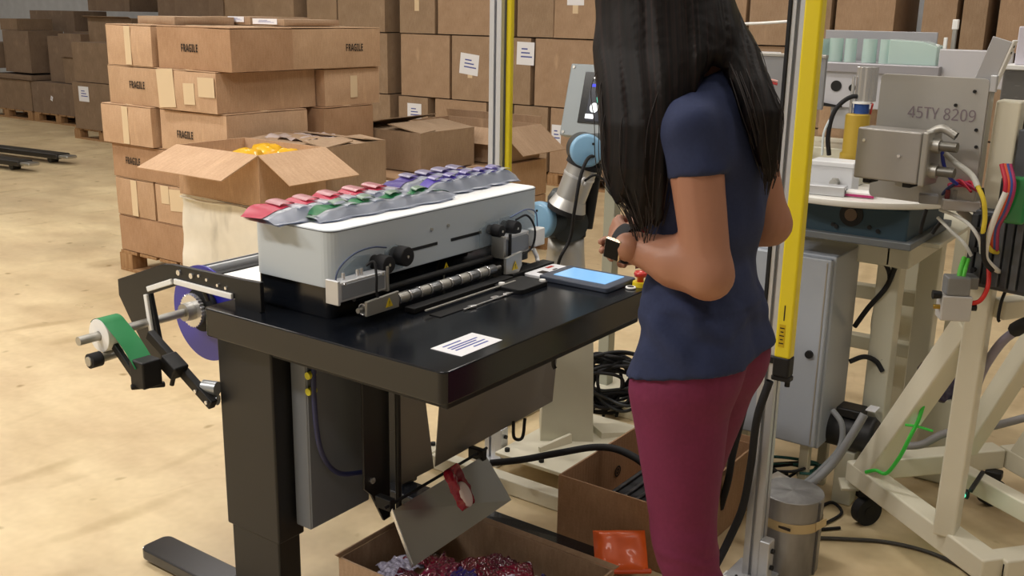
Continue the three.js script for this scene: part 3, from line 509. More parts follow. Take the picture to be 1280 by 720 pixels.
// --- out-feed rails behind the machine
{
  const t = thing('outfeed_rail', 'silver aluminium rail with black side and white plate behind the machine cover', 'rail', [0, 0, 0]);
  bar('aluminium_profile', [0.2, 0.79, -1.1], [1.0, 0.79, -1.1], 0.03, 0.03, ALU, t, 0.002);
  bar('profile_groove', [0.205, 0.806, -1.1], [0.995, 0.806, -1.1], 0.008, 0.003, std(0x5b5d60, 0.5, 0.5), t, 0.001);
  bar('black_side', [0.22, 0.775, -1.06], [1.0, 0.775, -1.06], 0.03, 0.03, BLACKM, t, 0.002);
  mesh('white_plate', rbox(0.78, 0.006, 0.28, 0.001), WHITE, t, [0.62, 0.785, -0.9]);
  bar('cross_member', [0.9, 0.765, -1.1], [0.9, 0.765, -0.752], 0.03, 0.03, ALU, t, 0.002);
  bar('cross_member', [0.3, 0.765, -1.08], [0.3, 0.765, -0.752], 0.03, 0.03, BLACKM, t, 0.002);
  bar('rail_post', [0.95, 0, -1.1], [0.95, 0.775, -1.1], 0.03, 0.03, ALU, t, 0.002);
}
// --- control box and chute under the table
{
  const t = thing('control_box', 'grey sheet metal control box hanging under the table beside the column leg', 'box', [0.198, 0.5, -0.528]);
  mesh('housing', rbox(0.206, 0.47, 0.052, 0.004), GREYP, t);
  mesh('cover_panel', rbox(0.2, 0.46, 0.004, 0.002), GREYP, t, [0, 0, 0.027]);
  for (const y of [0.17, 0.13]) mesh('yellow_connector', cyl(0.009, 0.009, 0.022, 16), std(0xd6d02a, 0.5), t, [-0.095, y, 0.036], [0, 0, Math.PI / 2]);
  mesh('white_screw', cyl(0.006, 0.006, 0.006, 14), WHITE, t, [0.05, 0.18, 0.031], [Math.PI / 2, 0, 0]);
}
tag(mesh('blue_cable', tube([[0.115, 0.72, -0.49], [0.1, 0.62, -0.48], [0.115, 0.47, -0.475], [0.16, 0.405, -0.47], [0.22, 0.385, -0.46], [0.285, 0.385, -0.44], [0.31, 0.39, -0.45]], 0.0065, 60), std(0x23284f, 0.5)), 'dark blue cable sagging in front of the grey control box', 'cable');
tag(mesh('blue_hose', tube([[0.24, 0.72, -0.44], [0.27, 0.67, -0.42], [0.33, 0.645, -0.4], [0.38, 0.66, -0.4], [0.41, 0.71, -0.42]], 0.0055, 40), std(0x2b3055, 0.45)), 'short dark blue hose looping below the table edge', 'hose');
{
  const t = thing('discharge_chute', 'dark metal discharge chute with bolted side plate and V gap under the table', 'chute', [0, 0, 0]);
  mesh('side_plate', extrude([[0.2, 0.71], [0.29, 0.71], [0.29, 0.25], [0.268, 0.248], [0.225, 0.335], [0.2, 0.36]], 0.006, 0.001), BLACKP, t, [0, 0, -0.425]);
  mesh('bolt', cyl(0.008, 0.008, 0.006, 16), CHROME, t, [0.225, 0.375, -0.416], [Math.PI / 2, 0, 0]);
  rod('hinge_rod', [0.297, 0.71, -0.395], [0.297, 0.24, -0.395], 0.0075, BLACKM, t); mesh('rod_end', new THREE.SphereGeometry(0.011, 16, 12), BLACKM, t, [0.297, 0.24, -0.395]);
  const DK = std(0x8f8c86, 0.5, 0.6, { bumpMap: grime, bumpScale: 0.0001 });
  mesh('back_plate', slab([[0.303, 0.71, -0.405], [0.305, 0.335, -0.4], [0.44, 0.335, -0.4], [0.385, 0.71, -0.405]], 0.003), DK, t);
  mesh('back_plate', slab([[0.475, 0.71, -0.39], [0.448, 0.335, -0.402], [1.005, 0.35, -0.4], [0.99, 0.71, -0.362]], 0.003), DK, t);
  mesh('hook', tube([[0.78, 0.36, -0.385], [0.78, 0.31, -0.38], [0.81, 0.3, -0.375], [0.82, 0.36, -0.372]], 0.005, 24), BLACKM, t);
}
{
  const t = thing('slide_plate', 'tilted bare metal slide plate below the chute, leading into the open carton', 'slide', [0, 0, 0]);
  mesh('plate', slab([[0.2, 0.327, -0.331], [0.2, 0.199, -0.266], [0.6, 0.221, -0.26], [0.6, 0.33, -0.35]], 0.003), std(0xa8a69f, 0.32, 0.9, { bumpMap: grime, bumpScale: 0.0001 }), t);
  mesh('folded_edge', slab([[0.199, 0.327, -0.331], [0.199, 0.199, -0.266], [0.199, 0.209, -0.262], [0.199, 0.337, -0.327]], 0.003), CHROME, t);
  rod('hinge_pin', [0.19, 0.335, -0.345], [0.62, 0.34, -0.36], 0.004, BLACKM, t);
  for (const x of [0.215, 0.585]) mesh('hinge_bracket', rbox(0.02, 0.03, 0.05, 0.002), BLACKM, t, [x, 0.335, -0.365]);
}
// ---------------------------------------------------------------- plastic bags
const film = (c, tr = 0.4) => phys(c, 0.34, 0, { transmission: tr, thickness: 0, side: THREE.DoubleSide, clearcoat: 0.15, clearcoatRoughness: 0.3 });
const FILM = film(0xc6cddc, 0.55);
// flat bags piled along the segment a-b; every bag is a clear sheet with a coloured band along its rear edge, the top ones curl up in loops
function bagBundle(name, label, a, b, w, hgt, col, n, seed, waves) {
  a = v3(a); b = v3(b); const L = a.distanceTo(b), t = thing(name, label, 'bag bundle', a.toArray(), -Math.atan2(b.z - a.z, b.x - a.x));
  const c0 = new THREE.Color(col), pale = c0.clone().lerp(new THREE.Color(0xffffff), 0.22), cm = film(pale, 0.25), cd = phys(col, 0.42, 0, { side: THREE.DoubleSide });
  const bump = (u, s) => { let y = 0; for (let k = 0; k < waves; k++) { const c = (k + 1) / (waves + 1) + 0.05 * N(k * 5.1, s), d = (u - c) / 0.045; y += Math.exp(-d * d) * (0.6 + 0.5 * N(k * 3.3, s + 4)); } return y; };
  for (let i = 0; i < n; i++) {
    const f = (i + 1) / n, off = N(i * 3.1, seed) * 0.03, end = (u) => Math.sin(Math.min(1, u * 9, (1 - u) * 9) * 1.5708), s = seed + i * 0.4;
    const top = (u) => hgt * f * (0.55 + 0.45 * end(u)) + 0.007 * f * bump(u, s) + 0.0025 * N(u * 14, i, seed);
    mesh('clear_sheet', new ParametricGeometry((u, v, o) => { const drop = v < 0.5 ? 0 : ((v - 0.5) / 0.5) ** 1.5, y = Math.max(0.0012 * (i + 1), top(u) * (1 - drop * 0.94)); o.set(u * L + off, y, (v * 0.5 - 0.1) * w + 0.005 * drop * Math.sin(u * waves * 6.283 + s)); }, 60, 12), FILM, t);
    mesh('coloured_band', new ParametricGeometry((u, v, o) => o.set(u * L * 1.01 + off * 1.3, top(u) + 0.0012 + 0.004 * v * Math.sin(u * waves * 6.283 + s), 0.06 * w - v * w * 0.6 * (0.8 + 0.25 * N(u * 7, i, seed + 2))), 60, 5), i === n - 1 ? cd : cm, t);
  }
  for (let k = 0; k < waves; k++) { // curled loops of the upper bags
    const u = (k + 1) / (waves + 1) + 0.05 * N(k * 5.1, seed), r = 0.007 + 0.004 * (0.5 + N(k * 2.7, seed));
    mesh('curled_loop', new ParametricGeometry((q, v, o) => { const g = q * 4.4 - 0.3; o.set(u * L + Math.cos(g) * r * 2.6 + v * 0.012, hgt + 0.008 + Math.sin(g) * r * 0.62, -0.02 * w - v * w * 0.42); }, 24, 5), cm, t);
    mesh('curled_loop', new ParametricGeometry((q, v, o) => { const g = q * 3.6; o.set(u * L + 0.02 + Math.cos(g) * r * 2.2, hgt + 0.003 + Math.sin(g) * r * 0.5, 0.25 * w - v * w * 0.3); }, 20, 5), FILM, t);
  }
  return t;
}
bagBundle('bag_bundle', 'bundle of clear bags with red tops at the back left of the machine cover', [0.06, 1.0245, -0.59], [0.56, 1.0245, -0.60], 0.15, 0.026, 0xb01f42, 5, 3, 5);
bagBundle('bag_bundle', 'bundle of clear bags with green tops nearest the front edge of the cover', [0.15, 1.0245, -0.52], [0.6, 1.0245, -0.49], 0.08, 0.026, 0x0f6b3c, 4, 11, 4);
bagBundle('bag_bundle', 'bundle of clear bags with purple tops at the back of the cover', [0.55, 1.0245, -0.61], [0.9, 1.0245, -0.62], 0.12, 0.034, 0x4a3c86, 5, 19, 4);
bagBundle('bag_bundle', 'bundle of clear bags with violet tops overhanging the right end of the cover', [0.56, 1.0245, -0.53], [0.97, 1.0245, -0.545], 0.08, 0.036, 0x4b3aa0, 5, 27, 5);
{
  const g = new ParametricGeometry((u, v, o) => { const w = Math.max(0, Math.sin(v * Math.PI)) ** 0.4; o.set((u - 0.5) * 0.075 * (0.75 + 0.25 * w) + 0.006 * N(v * 4, u * 3, 2), 0.018 * Math.sin(u * 6.28) * w + 0.004 * N(u * 9, v * 9, 3), (v - 0.5) * 0.11); }, 20, 24);
  const t = thing('falling_bag', 'small red and white filled bag sliding down the metal slide plate', 'bag', [0.36, 0.356, -0.268], 0.1); t.position.z += 0.02; t.rotation.order = 'YXZ'; t.rotation.x = 1.05;
  mesh('pouch', g, phys(0xa01c34, 0.22, 0, { side: THREE.DoubleSide, clearcoat: 0.7 }), t); mesh('white_filling', (() => { const g = new THREE.SphereGeometry(1, 24, 16); g.scale(0.02, 0.012, 0.034); return g; })(), phys(0xe6d8da, 0.3, 0, { clearcoat: 0.5 }), t, [-0.006, 0.012, 0.02]);
}

// ---------------------------------------------------------------- guard posts with light curtains
function profile(w, h) { // slotted aluminium extrusion
  const a = w / 2, s = 0.005, d = 0.012, p = [];
  for (let q = 0; q < 4; q++) { const c = Math.cos(q * Math.PI / 2), n = Math.sin(q * Math.PI / 2), R2 = ([x, y]) => [x * c - y * n, x * n + y * c]; p.push(...[[a, -a], [a, -s], [a - 0.003, -s], [a - 0.004, -s - 0.005], [a - d, -s - 0.003], [a - d, s + 0.003], [a - 0.004, s + 0.005], [a - 0.003, s], [a, s]].map(R2)); }
  const g = extrude(p, h, 0); g.rotateX(-Math.PI / 2); return g;
}
const YELLOW = phys(0xe9d31c, 0.4, 0, { clearcoat: 0.25 });
function guardPost(label, cLabel, x, z, h, cx, cz, cb, seal, cw = 0.036, cdp = 0.042) {
  const t = thing('guard_post', label, 'post', [x, 0, z]);
  mesh('profile', profile(0.045, h), ALU, t); mesh('end_cap', rbox(0.045, 0.006, 0.045, 0.002), BLACKM, t, [0, h + 0.003, 0]);
  mesh('foot_plate', rbox(0.12, 0.01, 0.12, 0.003), ALU, t, [0, 0.005, 0]);
  mesh('corner_bracket', rbox(0.04, 0.12, 0.03, 0.004), ALU, t, [-0.005, 0.065, 0.035]);
  for (const y of [0.045, 0.095]) mesh('bolt', cyl(0.007, 0.007, 0.012, 12), BLACKM, t, [-0.005, y, 0.052], [Math.PI / 2, 0, 0]);
  if (seal) mesh('black_seal', rbox(0.008, h - 0.75, 0.01, 0.002), RUBBER, t, [-0.0225, (h + 0.75) / 2, -0.02]);
  const c = thing('light_curtain', cLabel, 'light curtain', [cx, cb, cz]);
  const L = h - cb - 0.05;
  mesh('housing', rbox(cw, L, cdp, 0.006), YELLOW, c, [0, 0.05 + L / 2, 0]);
  mesh('front_window', rbox(0.004, L - 0.06, 0.02, 0.001), phys(0x3a3410, 0.12, 0, { clearcoat: 0.6 }), c, [0.004, 0.05 + L / 2, -cdp / 2], [0, Math.PI / 2, 0]);
  mesh('end_cap', rbox(cw + 0.002, 0.055, cdp + 0.002, 0.006), BLACKM, c, [0, 0.026, 0]);
  mesh('bracket', rbox(0.03, 0.014, 0.05, 0.004), BLACKM, c, [0.0, -0.006, 0]); mesh('bracket_bolt', cyl(0.007, 0.007, 0.02, 12), BLACKM, c, [0.008, -0.02, 0.012]);
  mesh('bracket_arm', rbox(0.02, 0.02, Math.abs(cz - z) + 0.02, 0.004), BLACKM, c, [(x - cx) / 2, 0.03, (z - cz) / 2]);
  const pl = mesh('type_plate', rbox(0.001, 0.06, 0.016, 0.0004), std(0xcfae08, 0.5), c, [-cw / 2 - 0.0005, 0.11, -0.004]); for (let i = 0; i < 5; i++) mesh('print_line', rbox(0.0006, 0.003, 0.012 - (i % 2) * 0.004, 0.0002), INK, pl, [-0.0007, 0.02 - i * 0.01, 0]);
  mesh('print_bar', rbox(0.001, 0.04, 0.003, 0.0003), INK, c, [-cw / 2 - 0.0005, 0.17, -0.002]);
  return t;
}
guardPost('slotted aluminium guard post standing behind the operator, next to the metal drum', 'long yellow light curtain bar on the post behind the operator', 1.0, 0.285, 2.3, 0.955, 0.335, 0.615, true);
guardPost('slotted aluminium guard post rising behind the bag bundles, in front of the carton wall', 'thin yellow light curtain bar on the post behind the bag bundles', 1.18, -0.75, 2.3, 1.19, -0.716, 0.6, false, 0.02, 0.02);

// ---------------------------------------------------------------- robot arm on its pedestal
const ROBG = phys(0x3a4144, 0.45, 0.1), ROBB = phys(0x86b4d6, 0.38, 0, { clearcoat: 0.3 }), ROBS = std(0xc6c5c2, 0.4, 0.75);
const CREAM = phys(0xccc9b6, 0.45, 0, { clearcoat: 0.2, bumpMap: grime, bumpScale: 0.0002 });
const CREAM2 = phys(0xe4dfcb, 0.42, 0, { clearcoat: 0.2, bumpMap: grime, bumpScale: 0.0002 });
{
  const B = [1.392, 0.6, -0.615];
  const t = thing('industrial_robot', 'silver and dark grey robot arm with pale blue joint caps behind the machine', 'robot', B);
  const P = (a) => [a[0] - B[0], a[1] - B[1], a[2] - B[2]], n = V(-0.78, 0.06, 0.62).normalize();
  mesh('base_cone', lathe([[0, 0], [0.078, 0], [0.078, 0.02], [0.07, 0.05], [0.063, 0.13], [0.061, 0.175], [0, 0.178]], 48), ROBS, t);
  mesh('base_ring', lathe([[0.05, 0.176], [0.066, 0.178], [0.067, 0.19], [0.05, 0.192]], 48), RUBBER, t);
  const sh = V(0, 0.232, 0), el = v3(P([1.376, 1.082, -0.512]));
  mesh('shoulder_housing', lathe([[0, 0.19], [0.066, 0.19], [0.069, 0.24], [0.066, 0.31], [0.05, 0.335], [0, 0.34]], 48), ROBG, t);
  rod('shoulder_joint', sh.clone().addScaledVector(n, -0.05), sh.clone().addScaledVector(n, 0.08), 0.064, ROBG, t, null, 48);
  const left = V(-0.582, 0, -0.813);
  const cap = (c, r, dir, nm = 'joint_cap') => { const g = lathe([[r, -0.012], [r, 0.006], [r * 0.97, 0.015], [r * 0.8, 0.021], [0, 0.023]], 48); const m = mesh(nm, g, ROBB, t, c); m.quaternion.setFromUnitVectors(V(0, 1, 0), dir); mesh('cap_screw', cyl(0.004, 0.004, 0.004, 10), BLACKM, m, [r * 0.55, 0.021, 0]); return m; };
  const sc = v3(P([1.28, 0.845, -0.644])), nl = left.clone().multiplyScalar(0.55).addScaledVector(n, 0.83).normalize();
  rod('shoulder_link', sh, sc, 0.06, ROBG, t, null, 48); cap(sc.clone().addScaledVector(nl, 0.012), 0.062, nl);
  // upper arm
  const a0 = v3(P([1.31, 0.896, -0.561])), a1 = v3(P([1.327, 1.035, -0.516])), ax = a1.clone().sub(a0).normalize();
  rod('upper_arm', a0, a1, 0.05, ROBS, t, null, 48);
  rod('flared_ring', a0.clone().addScaledVector(ax, -0.004), a0.clone().addScaledVector(ax, 0.03), 0.064, ROBS, t, 0.052, 48);
  rod('black_seal', a0.clone().addScaledVector(ax, -0.02), a0.clone().addScaledVector(ax, -0.003), 0.064, RUBBER, t, null, 48);
  rod('tube_ring', a0.clone().addScaledVector(ax, 0.105), a0.clone().addScaledVector(ax, 0.112), 0.052, std(0xdedede, 0.3, 0.5), t, null, 48);
  rod('black_seal', a1.clone().addScaledVector(ax, -0.004), a1.clone().addScaledVector(ax, 0.012), 0.057, RUBBER, t, null, 48);
  const e0 = v3(P([1.313, 1.084, -0.501]));
  rod('elbow_joint', e0.clone().addScaledVector(n, -0.09), e0.clone().addScaledVector(n, 0.015), 0.054, ROBG, t, null, 48);
  cap(e0.clone().addScaledVector(n, 0.02), 0.053, n);
  rod('elbow_link', e0.clone().addScaledVector(n, -0.03), v3(P([1.482, 1.081, -0.469])), 0.05, ROBG, t, null, 40);
  mesh('dark_cover_strip', tube([P([1.41, 1.047, -0.513]), P([1.421, 0.946, -0.534]), P([1.413, 0.81, -0.548])], 0.02, 24, 12), BLACKM, t);
  mesh('robot_cable', tube([P([1.376, 1.038, -0.453]), P([1.277, 1.07, -0.463]), P([1.248, 1.025, -0.472]), P([1.238, 0.905, -0.488]), P([1.265, 0.797, -0.52]), P([1.25, 0.738, -0.544]), P([1.294, 0.661, -0.586])], 0.0055, 60), RUBBER, t);
  mesh('cable_tie', new THREE.TorusGeometry(0.011, 0.004, 8, 20), std(0xdddddd, 0.4), t, P([1.269, 0.991, -0.476]));
  mesh('robot_cable', tube([P([1.271, 0.994, -0.474]), P([1.268, 1.016, -0.44]), P([1.329, 0.991, -0.435]), P([1.484, 0.918, -0.465])], 0.004, 30), RUBBER, t);
}
{
  const t = thing('robot_pedestal', 'tapered cream pedestal column on a bolted cream base frame, carrying the robot arm', 'pedestal', [1.405, 0, -0.6]);
  const g = new THREE.CylinderGeometry(0.075 * 1.414, 0.092 * 1.414, 0.52, 4, 1); g.rotateY(Math.PI / 4); const c = mesh('column', toCreasedNormals(g, 0.5), CREAM, t, [0, 0.326, 0], [0, -0.95, 0]);
  mesh('top_plate', rbox(0.2, 0.014, 0.2, 0.003), CREAM, t, [0, 0.5925, 0], [0, -0.95, 0]);
  const bp = mesh('base_plate', rbox(0.5, 0.014, 0.34, 0.003), CREAM2, t, [-0.05, 0.0595, 0.08]);
  for (const [x, z] of [[-0.22, -0.14], [-0.22, 0.14], [0.22, 0.14], [0.22, -0.14], [0, 0.14], [-0.22, 0]]) mesh('bolt', cyl(0.009, 0.009, 0.012, 12), BLACKM, bp, [x, 0.012, z]);
  mesh('gusset', rbox(0.14, 0.05, 0.012, 0.002), CREAM2, t, [-0.14, 0.068, 0.05], [0, -0.3, 0.12]); mesh('gusset', rbox(0.14, 0.04, 0.09, 0.002), CREAM2, t, [0.1, 0.062, 0.14], [0, -0.6, -0.1]);
  for (const z of [-0.3, 0.31]) bar('base_beam', [-0.42, 0.0265, z], [0.42, 0.0265, z], 0.05, 0.05, CREAM2, t, 0.004);
  for (const x of [-0.4, 0.4]) bar('base_beam', [x, 0.0265, -0.27], [x, 0.0265, 0.28], 0.05, 0.05, CREAM2, t, 0.004);
  for (const [x, z] of [[-0.36, 0.22], [-0.36, -0.24], [0.36, 0.22], [0.36, -0.24]]) { const w = mesh('bolt', cyl(0.009, 0.009, 0.012, 12), BLACKM, t, [x, 0.056, z * 1.3]); }
}
{
  const t = thing('operator_panel', 'grey operator panel with dark touch screen leaning on a post behind the robot', 'control panel', [2.02, 0, -0.86]);
  mesh('post', rbox(0.05, 1.06, 0.05, 0.004), std(0x9d9f92, 0.45, 0.3), t, [0.03, 0.53, 0.04]); mesh('post_foot', rbox(0.3, 0.012, 0.3, 0.003), CREAM, t, [0.03, 0.006, 0.04]);
  const b = new THREE.Group(); b.name = 'panel_box'; b.position.set(-0.02, 1.17, 0.03); b.rotation.z = -0.26; t.add(b);
  mesh('housing', rbox(0.06, 0.285, 0.36, 0.006), phys(0x8a9296, 0.42, 0.15), b);
  mesh('screen_bezel', rbox(0.006, 0.2, 0.27, 0.002), phys(0x14181e, 0.2, 0, { clearcoat: 0.6 }), b, [-0.031, 0.012, 0.03]);
  const s = mesh('screen', rbox(0.002, 0.155, 0.2, 0.0006), std(0x10131c, 0.25, 0, { emissive: 0x141a2c, emissiveIntensity: 0.5 }), b, [-0.0345, 0.0, 0.03]);
  const glow = (c, e) => std(c, 0.4, 0, { emissive: c, emissiveIntensity: e });
  const disc = (y, z, c) => mesh('screen_button', cyl(0.019, 0.019, 0.001, 32), glow(c, 0.75), b, [-0.036, y, z], [0, 0, Math.PI / 2]);
  disc(0.01, -0.015, 0x58d6be); disc(-0.026, -0.038, 0xdfe6ea); disc(0.01, 0.04, 0x58d6be); disc(-0.026, 0.075, 0xdfe6ea);
  mesh('screen_title', rbox(0.001, 0.012, 0.055, 0.0003), glow(0x2b35c8, 0.7), b, [-0.036, 0.06, -0.035]);
  for (const z of [-0.053, 0.022]) mesh('screen_button', rbox(0.001, 0.018, 0.038, 0.0003), glow(0xe6eaf0, 0.75), b, [-0.036, -0.06, z]);
  mesh('indicator', cyl(0.004, 0.004, 0.001, 12), glow(0xffffff, 0.8), b, [-0.0345, 0.09, -0.06], [0, 0, Math.PI / 2]);
  for (const y of [-0.128, 0.128]) mesh('corner_screw', cyl(0.006, 0.006, 0.004, 12), STEEL2, b, [-0.031, y, -0.163], [0, 0, Math.PI / 2]);
}
{ // coiled black cables hung between pedestal and post
  const t = thing('cable_coil', 'large coil of tangled black cables hanging behind the robot pedestal', 'cable', [1.759, 0.134, -0.63]);
  const q = rng(5), a = V(0.582, 0, 0.813), up = V(0, 1, 0), n = V(-0.813, 0, 0.582);
  for (let i = 0; i < 18; i++) {
    const rx = 0.08 + q() * 0.08, ry = 0.05 + q() * 0.06, ox = (q() - 0.5) * 0.1, oy = (q() - 0.5) * 0.07, tl = (q() - 0.5) * 0.7, pts = [];
    for (let k = 0; k < 10; k++) { const p = (k / 10) * 6.283; pts.push(a.clone().multiplyScalar(ox + rx * Math.cos(p)).addScaledVector(up, oy + ry * Math.sin(p) + tl * 0.08 * Math.cos(p)).addScaledVector(n, (q() - 0.5) * 0.05 + tl * 0.1 * Math.sin(p))); }
    mesh('cable_loop', tube(pts, 0.0065, 60, 7, true), i % 4 === 3 ? std(0x2c2f33, 0.4) : RUBBER, t);
  }
  mesh('hanging_loop', tube([a.clone().multiplyScalar(-0.1).addScaledVector(up, 0.03), a.clone().multiplyScalar(-0.05).addScaledVector(up, 0.1), a.clone().multiplyScalar(0.05).addScaledVector(up, 0.125), a.clone().multiplyScalar(0.16).addScaledVector(up, 0.1)], 0.006, 30), RUBBER, t);
  for (let k = 0; k < 4; k++) mesh('cable_tail', tube([a.clone().multiplyScalar(-0.1 + k * 0.06).addScaledVector(up, -0.07), a.clone().multiplyScalar(-0.12 + k * 0.05).addScaledVector(up, -0.14), a.clone().multiplyScalar(-0.06 + k * 0.06).addScaledVector(up, -0.2).addScaledVector(n, 0.05), a.clone().multiplyScalar(-0.1 + k * 0.09).addScaledVector(up, -0.33)], 0.006, 24), RUBBER, t);
  bar('hanger_rail', a.clone().multiplyScalar(-0.15).addScaledVector(up, -0.165).addScaledVector(n, -0.06), a.clone().multiplyScalar(0.25).addScaledVector(up, -0.155).addScaledVector(n, -0.06), 0.04, 0.04, std(0xa5a6b4, 0.4, 0.4), t);
  bar('hanger_leg', a.clone().multiplyScalar(0.2).addScaledVector(up, -0.155).addScaledVector(n, -0.06), a.clone().multiplyScalar(0.2).addScaledVector(n, -0.06).setY(-0.17 + 0.0), 0.04, 0.04, std(0xa5a6b4, 0.4, 0.4), t);
}
tag(mesh('black_hose', tube([[0.892, 0.142, -0.551], [0.947, 0.154, -0.475], [1.016, 0.183, -0.371], [1.074, 0.207, -0.277], [1.067, 0.223, -0.188], [1.063, 0.195, -0.088], [1.098, 0.058, -0.018]], 0.0115, 60), RUBBER), 'thick black hose running from the chute across to the operator', 'hose');

// ---------------------------------------------------------------- cartons on the floor under the machine
openCarton([0.125, 0.49, 0.0455, 0.2, -0.44, 0.13], 'open brown carton below the slide plate, catching the filled bags', [['z-', 84, 0.01], ['x+', 60, 0.012]], { mat: CARD_OLD[2] });
{
  const cols = [0x6c0e28, 0x2e2266, 0xa8a4bc, 0x4e0c24, 0x7e2240, 0xcac6d6, 0x231c5a, 0x5c0a20];
  const q = rng(21); let k = 0;
  for (let i = 0; i < 36; i++) {
    const c = cols[i % cols.length], w = 0.07 + q() * 0.03, l = 0.1 + q() * 0.04, s = q() * 60;
    const g = new ParametricGeometry((u, v, o) => { const e = Math.max(0, Math.sin(u * Math.PI) * Math.sin(v * Math.PI)) ** 0.5; o.set((u - 0.5) * w, 0.012 * e + 0.013 * N(u * 5 + s, v * 5, 2) + 0.006 * N(u * 13, v * 13 + s, 4), (v - 0.5) * l); }, 18, 22);
    const lay = Math.floor(i / 12), x = 0.185 + q() * 0.245, z = -0.36 + q() * 0.41;
    const m = mesh('filled_bag', g, phys(c, 0.16, 0, { side: THREE.DoubleSide, clearcoat: 1, clearcoatRoughness: 0.08 }), scene, [x, 0.072 + lay * 0.036 + q() * 0.01, z], [(q() - 0.5) * 0.7, q() * 6.28, (q() - 0.5) * 0.5]);
    tag(m, ['crimson', 'indigo', 'pale lilac', 'dark wine', 'rose red', 'whitish', 'deep blue', 'dark red'][i % cols.length] + ' shiny plastic bag lying in the carton under the slide plate', 'bag', 'filled bags in the carton under the slide plate');
  }
}
openCarton([0.852, 1.42, 0, 0.2, -0.27, 0.115], 'open brown carton with printed spiral beside the operator legs', [['z+', 70, 0.03], ['x+', 80, 0.02]], { mat: CARD[2] });
{
  const m = mesh('printed_mark', new THREE.TorusGeometry(0.016, 0.003, 6, 32), INK, scene.children[scene.children.length - 1], [1.188, 0.089, -0.26]); const pa = m.parent.position; m.position.sub(pa); m.rotation.z = 0.2; m.scale.z = 0.1;
  const m2 = mesh('printed_mark', new THREE.TorusGeometry(0.007, 0.0028, 6, 24), INK, m.parent, m.position.clone()); m2.scale.z = 0.1;
  const t = thing('black_tray', 'black ribbed plastic part lying in the printed open carton', 'tray', [1.08, 0.02, -0.08]);
  mesh('ribbed_body', rbox(0.26, 0.1, 0.2, 0.01), RUBBER, t, [0, 0.05, 0]); for (let i = 0; i < 5; i++) mesh('rib', rbox(0.24, 0.01, 0.012, 0.003), std(0x2a2a2e, 0.4), t, [0, 0.103, -0.08 + i * 0.04]);
  tag(mesh('paper_sheet', rbox(0.16, 0.002, 0.1, 0.001), PAPER, scene, [1.29, 0.12, 0.0], [0.1, 0.4, 0.05]), 'white paper lying in the printed open carton', 'paper');
}
{
  const g = new ParametricGeometry((u, v, o) => { const e = Math.max(Math.abs(u - 0.5), Math.abs(v - 0.5)) * 2; o.set((u - 0.5) * 0.145, 0.016 * (1 - e ** 6) + 0.006 * N(u * 3, v * 3, 8), (v - 0.5) * 0.12); }, 24, 20);
  const t = thing('orange_scoop', 'orange plastic scoop leaning between the two open cartons', 'scoop', [0.755, 0.085, 0.0], -0.9); t.rotation.order = 'YXZ'; t.rotation.x = 0.75;
  mesh('scoop_blade', g, phys(0xe8601c, 0.45, 0, { side: THREE.DoubleSide, clearcoat: 0.2 }), t); mesh('scoop_rim', rbox(0.16, 0.012, 0.014, 0.005), phys(0xd04a18, 0.45), t, [0, 0.003, 0.055]);
}

// ---------------------------------------------------------------- assembly machine at the right
const CABG = phys(0xa9b0bb, 0.42, 0.05, { clearcoat: 0.15 });
{
  const t = thing('electrical_cabinet', 'grey electrical cabinet with round black lock, raised behind the guard post', 'cabinet', [1.605, 0, 0.03]);
  mesh('housing', rbox(0.23, 0.615, 0.49, 0.006), CABG, t, [0.0, 0.513, 0.0]);
  const d = mesh('door', rbox(0.022, 0.6, 0.475, 0.006), CABG, t, [-0.124, 0.513, 0]);
  mesh('lock', cyl(0.012, 0.013, 0.012, 28), BLACKM, d, [-0.014, 0.0, 0.197], [0, 0, Math.PI / 2]);
  mesh('door_fold', rbox(0.004, 0.58, 0.004, 0.001), STEEL2, d, [-0.0112, 0, 0.225]);
  for (const z of [-0.2, 0.2]) for (const x of [-0.09, 0.09]) mesh('support_leg', rbox(0.03, 0.206, 0.03, 0.003), CREAM, t, [x, 0.103, z]);
}
{
  const t = thing('turntable_table', 'cream square tube frame carrying the round turntable behind the grey cabinet', 'table', [1.8, 0, 0.3]);
  const T = (a, b, w = 0.07, h = 0.07) => bar('frame_tube', a, b, w, h, CREAM, t, 0.005);
  for (const [x, z] of [[-0.1, 0.08], [0.4, 0.08], [-0.0, -0.4], [0.4, -0.4]]) { T([x, 0.02, z], [x, 0.79, z]); }
  T([-0.205, 0.825, 0.12], [0.435, 0.825, 0.12]); T([-0.035, 0.825, -0.4], [0.435, 0.825, -0.4]); T([0.4, 0.825, -0.36], [0.4, 0.825, 0.14]); T([-0.17, 0.826, -0.0], [-0.17, 0.826, 0.1]);
  T([0.4, 0.55, -0.36], [0.4, 0.55, 0.14], 0.05, 0.05); T([0.4, 0.36, -0.36], [0.4, 0.36, 0.14], 0.05, 0.05);
  mesh('mounting_plate', rbox(0.62, 0.014, 0.66, 0.003), CREAM, t, [0.12, 0.868, -0.1]);
  for (const [x, z] of [[-0.1, 0.08], [0.4, 0.08], [0, -0.4], [0.4, -0.4]]) mesh('levelling_foot', cyl(0.03, 0.035, 0.02, 20), RUBBER, t, [x, 0.01, z]);
}
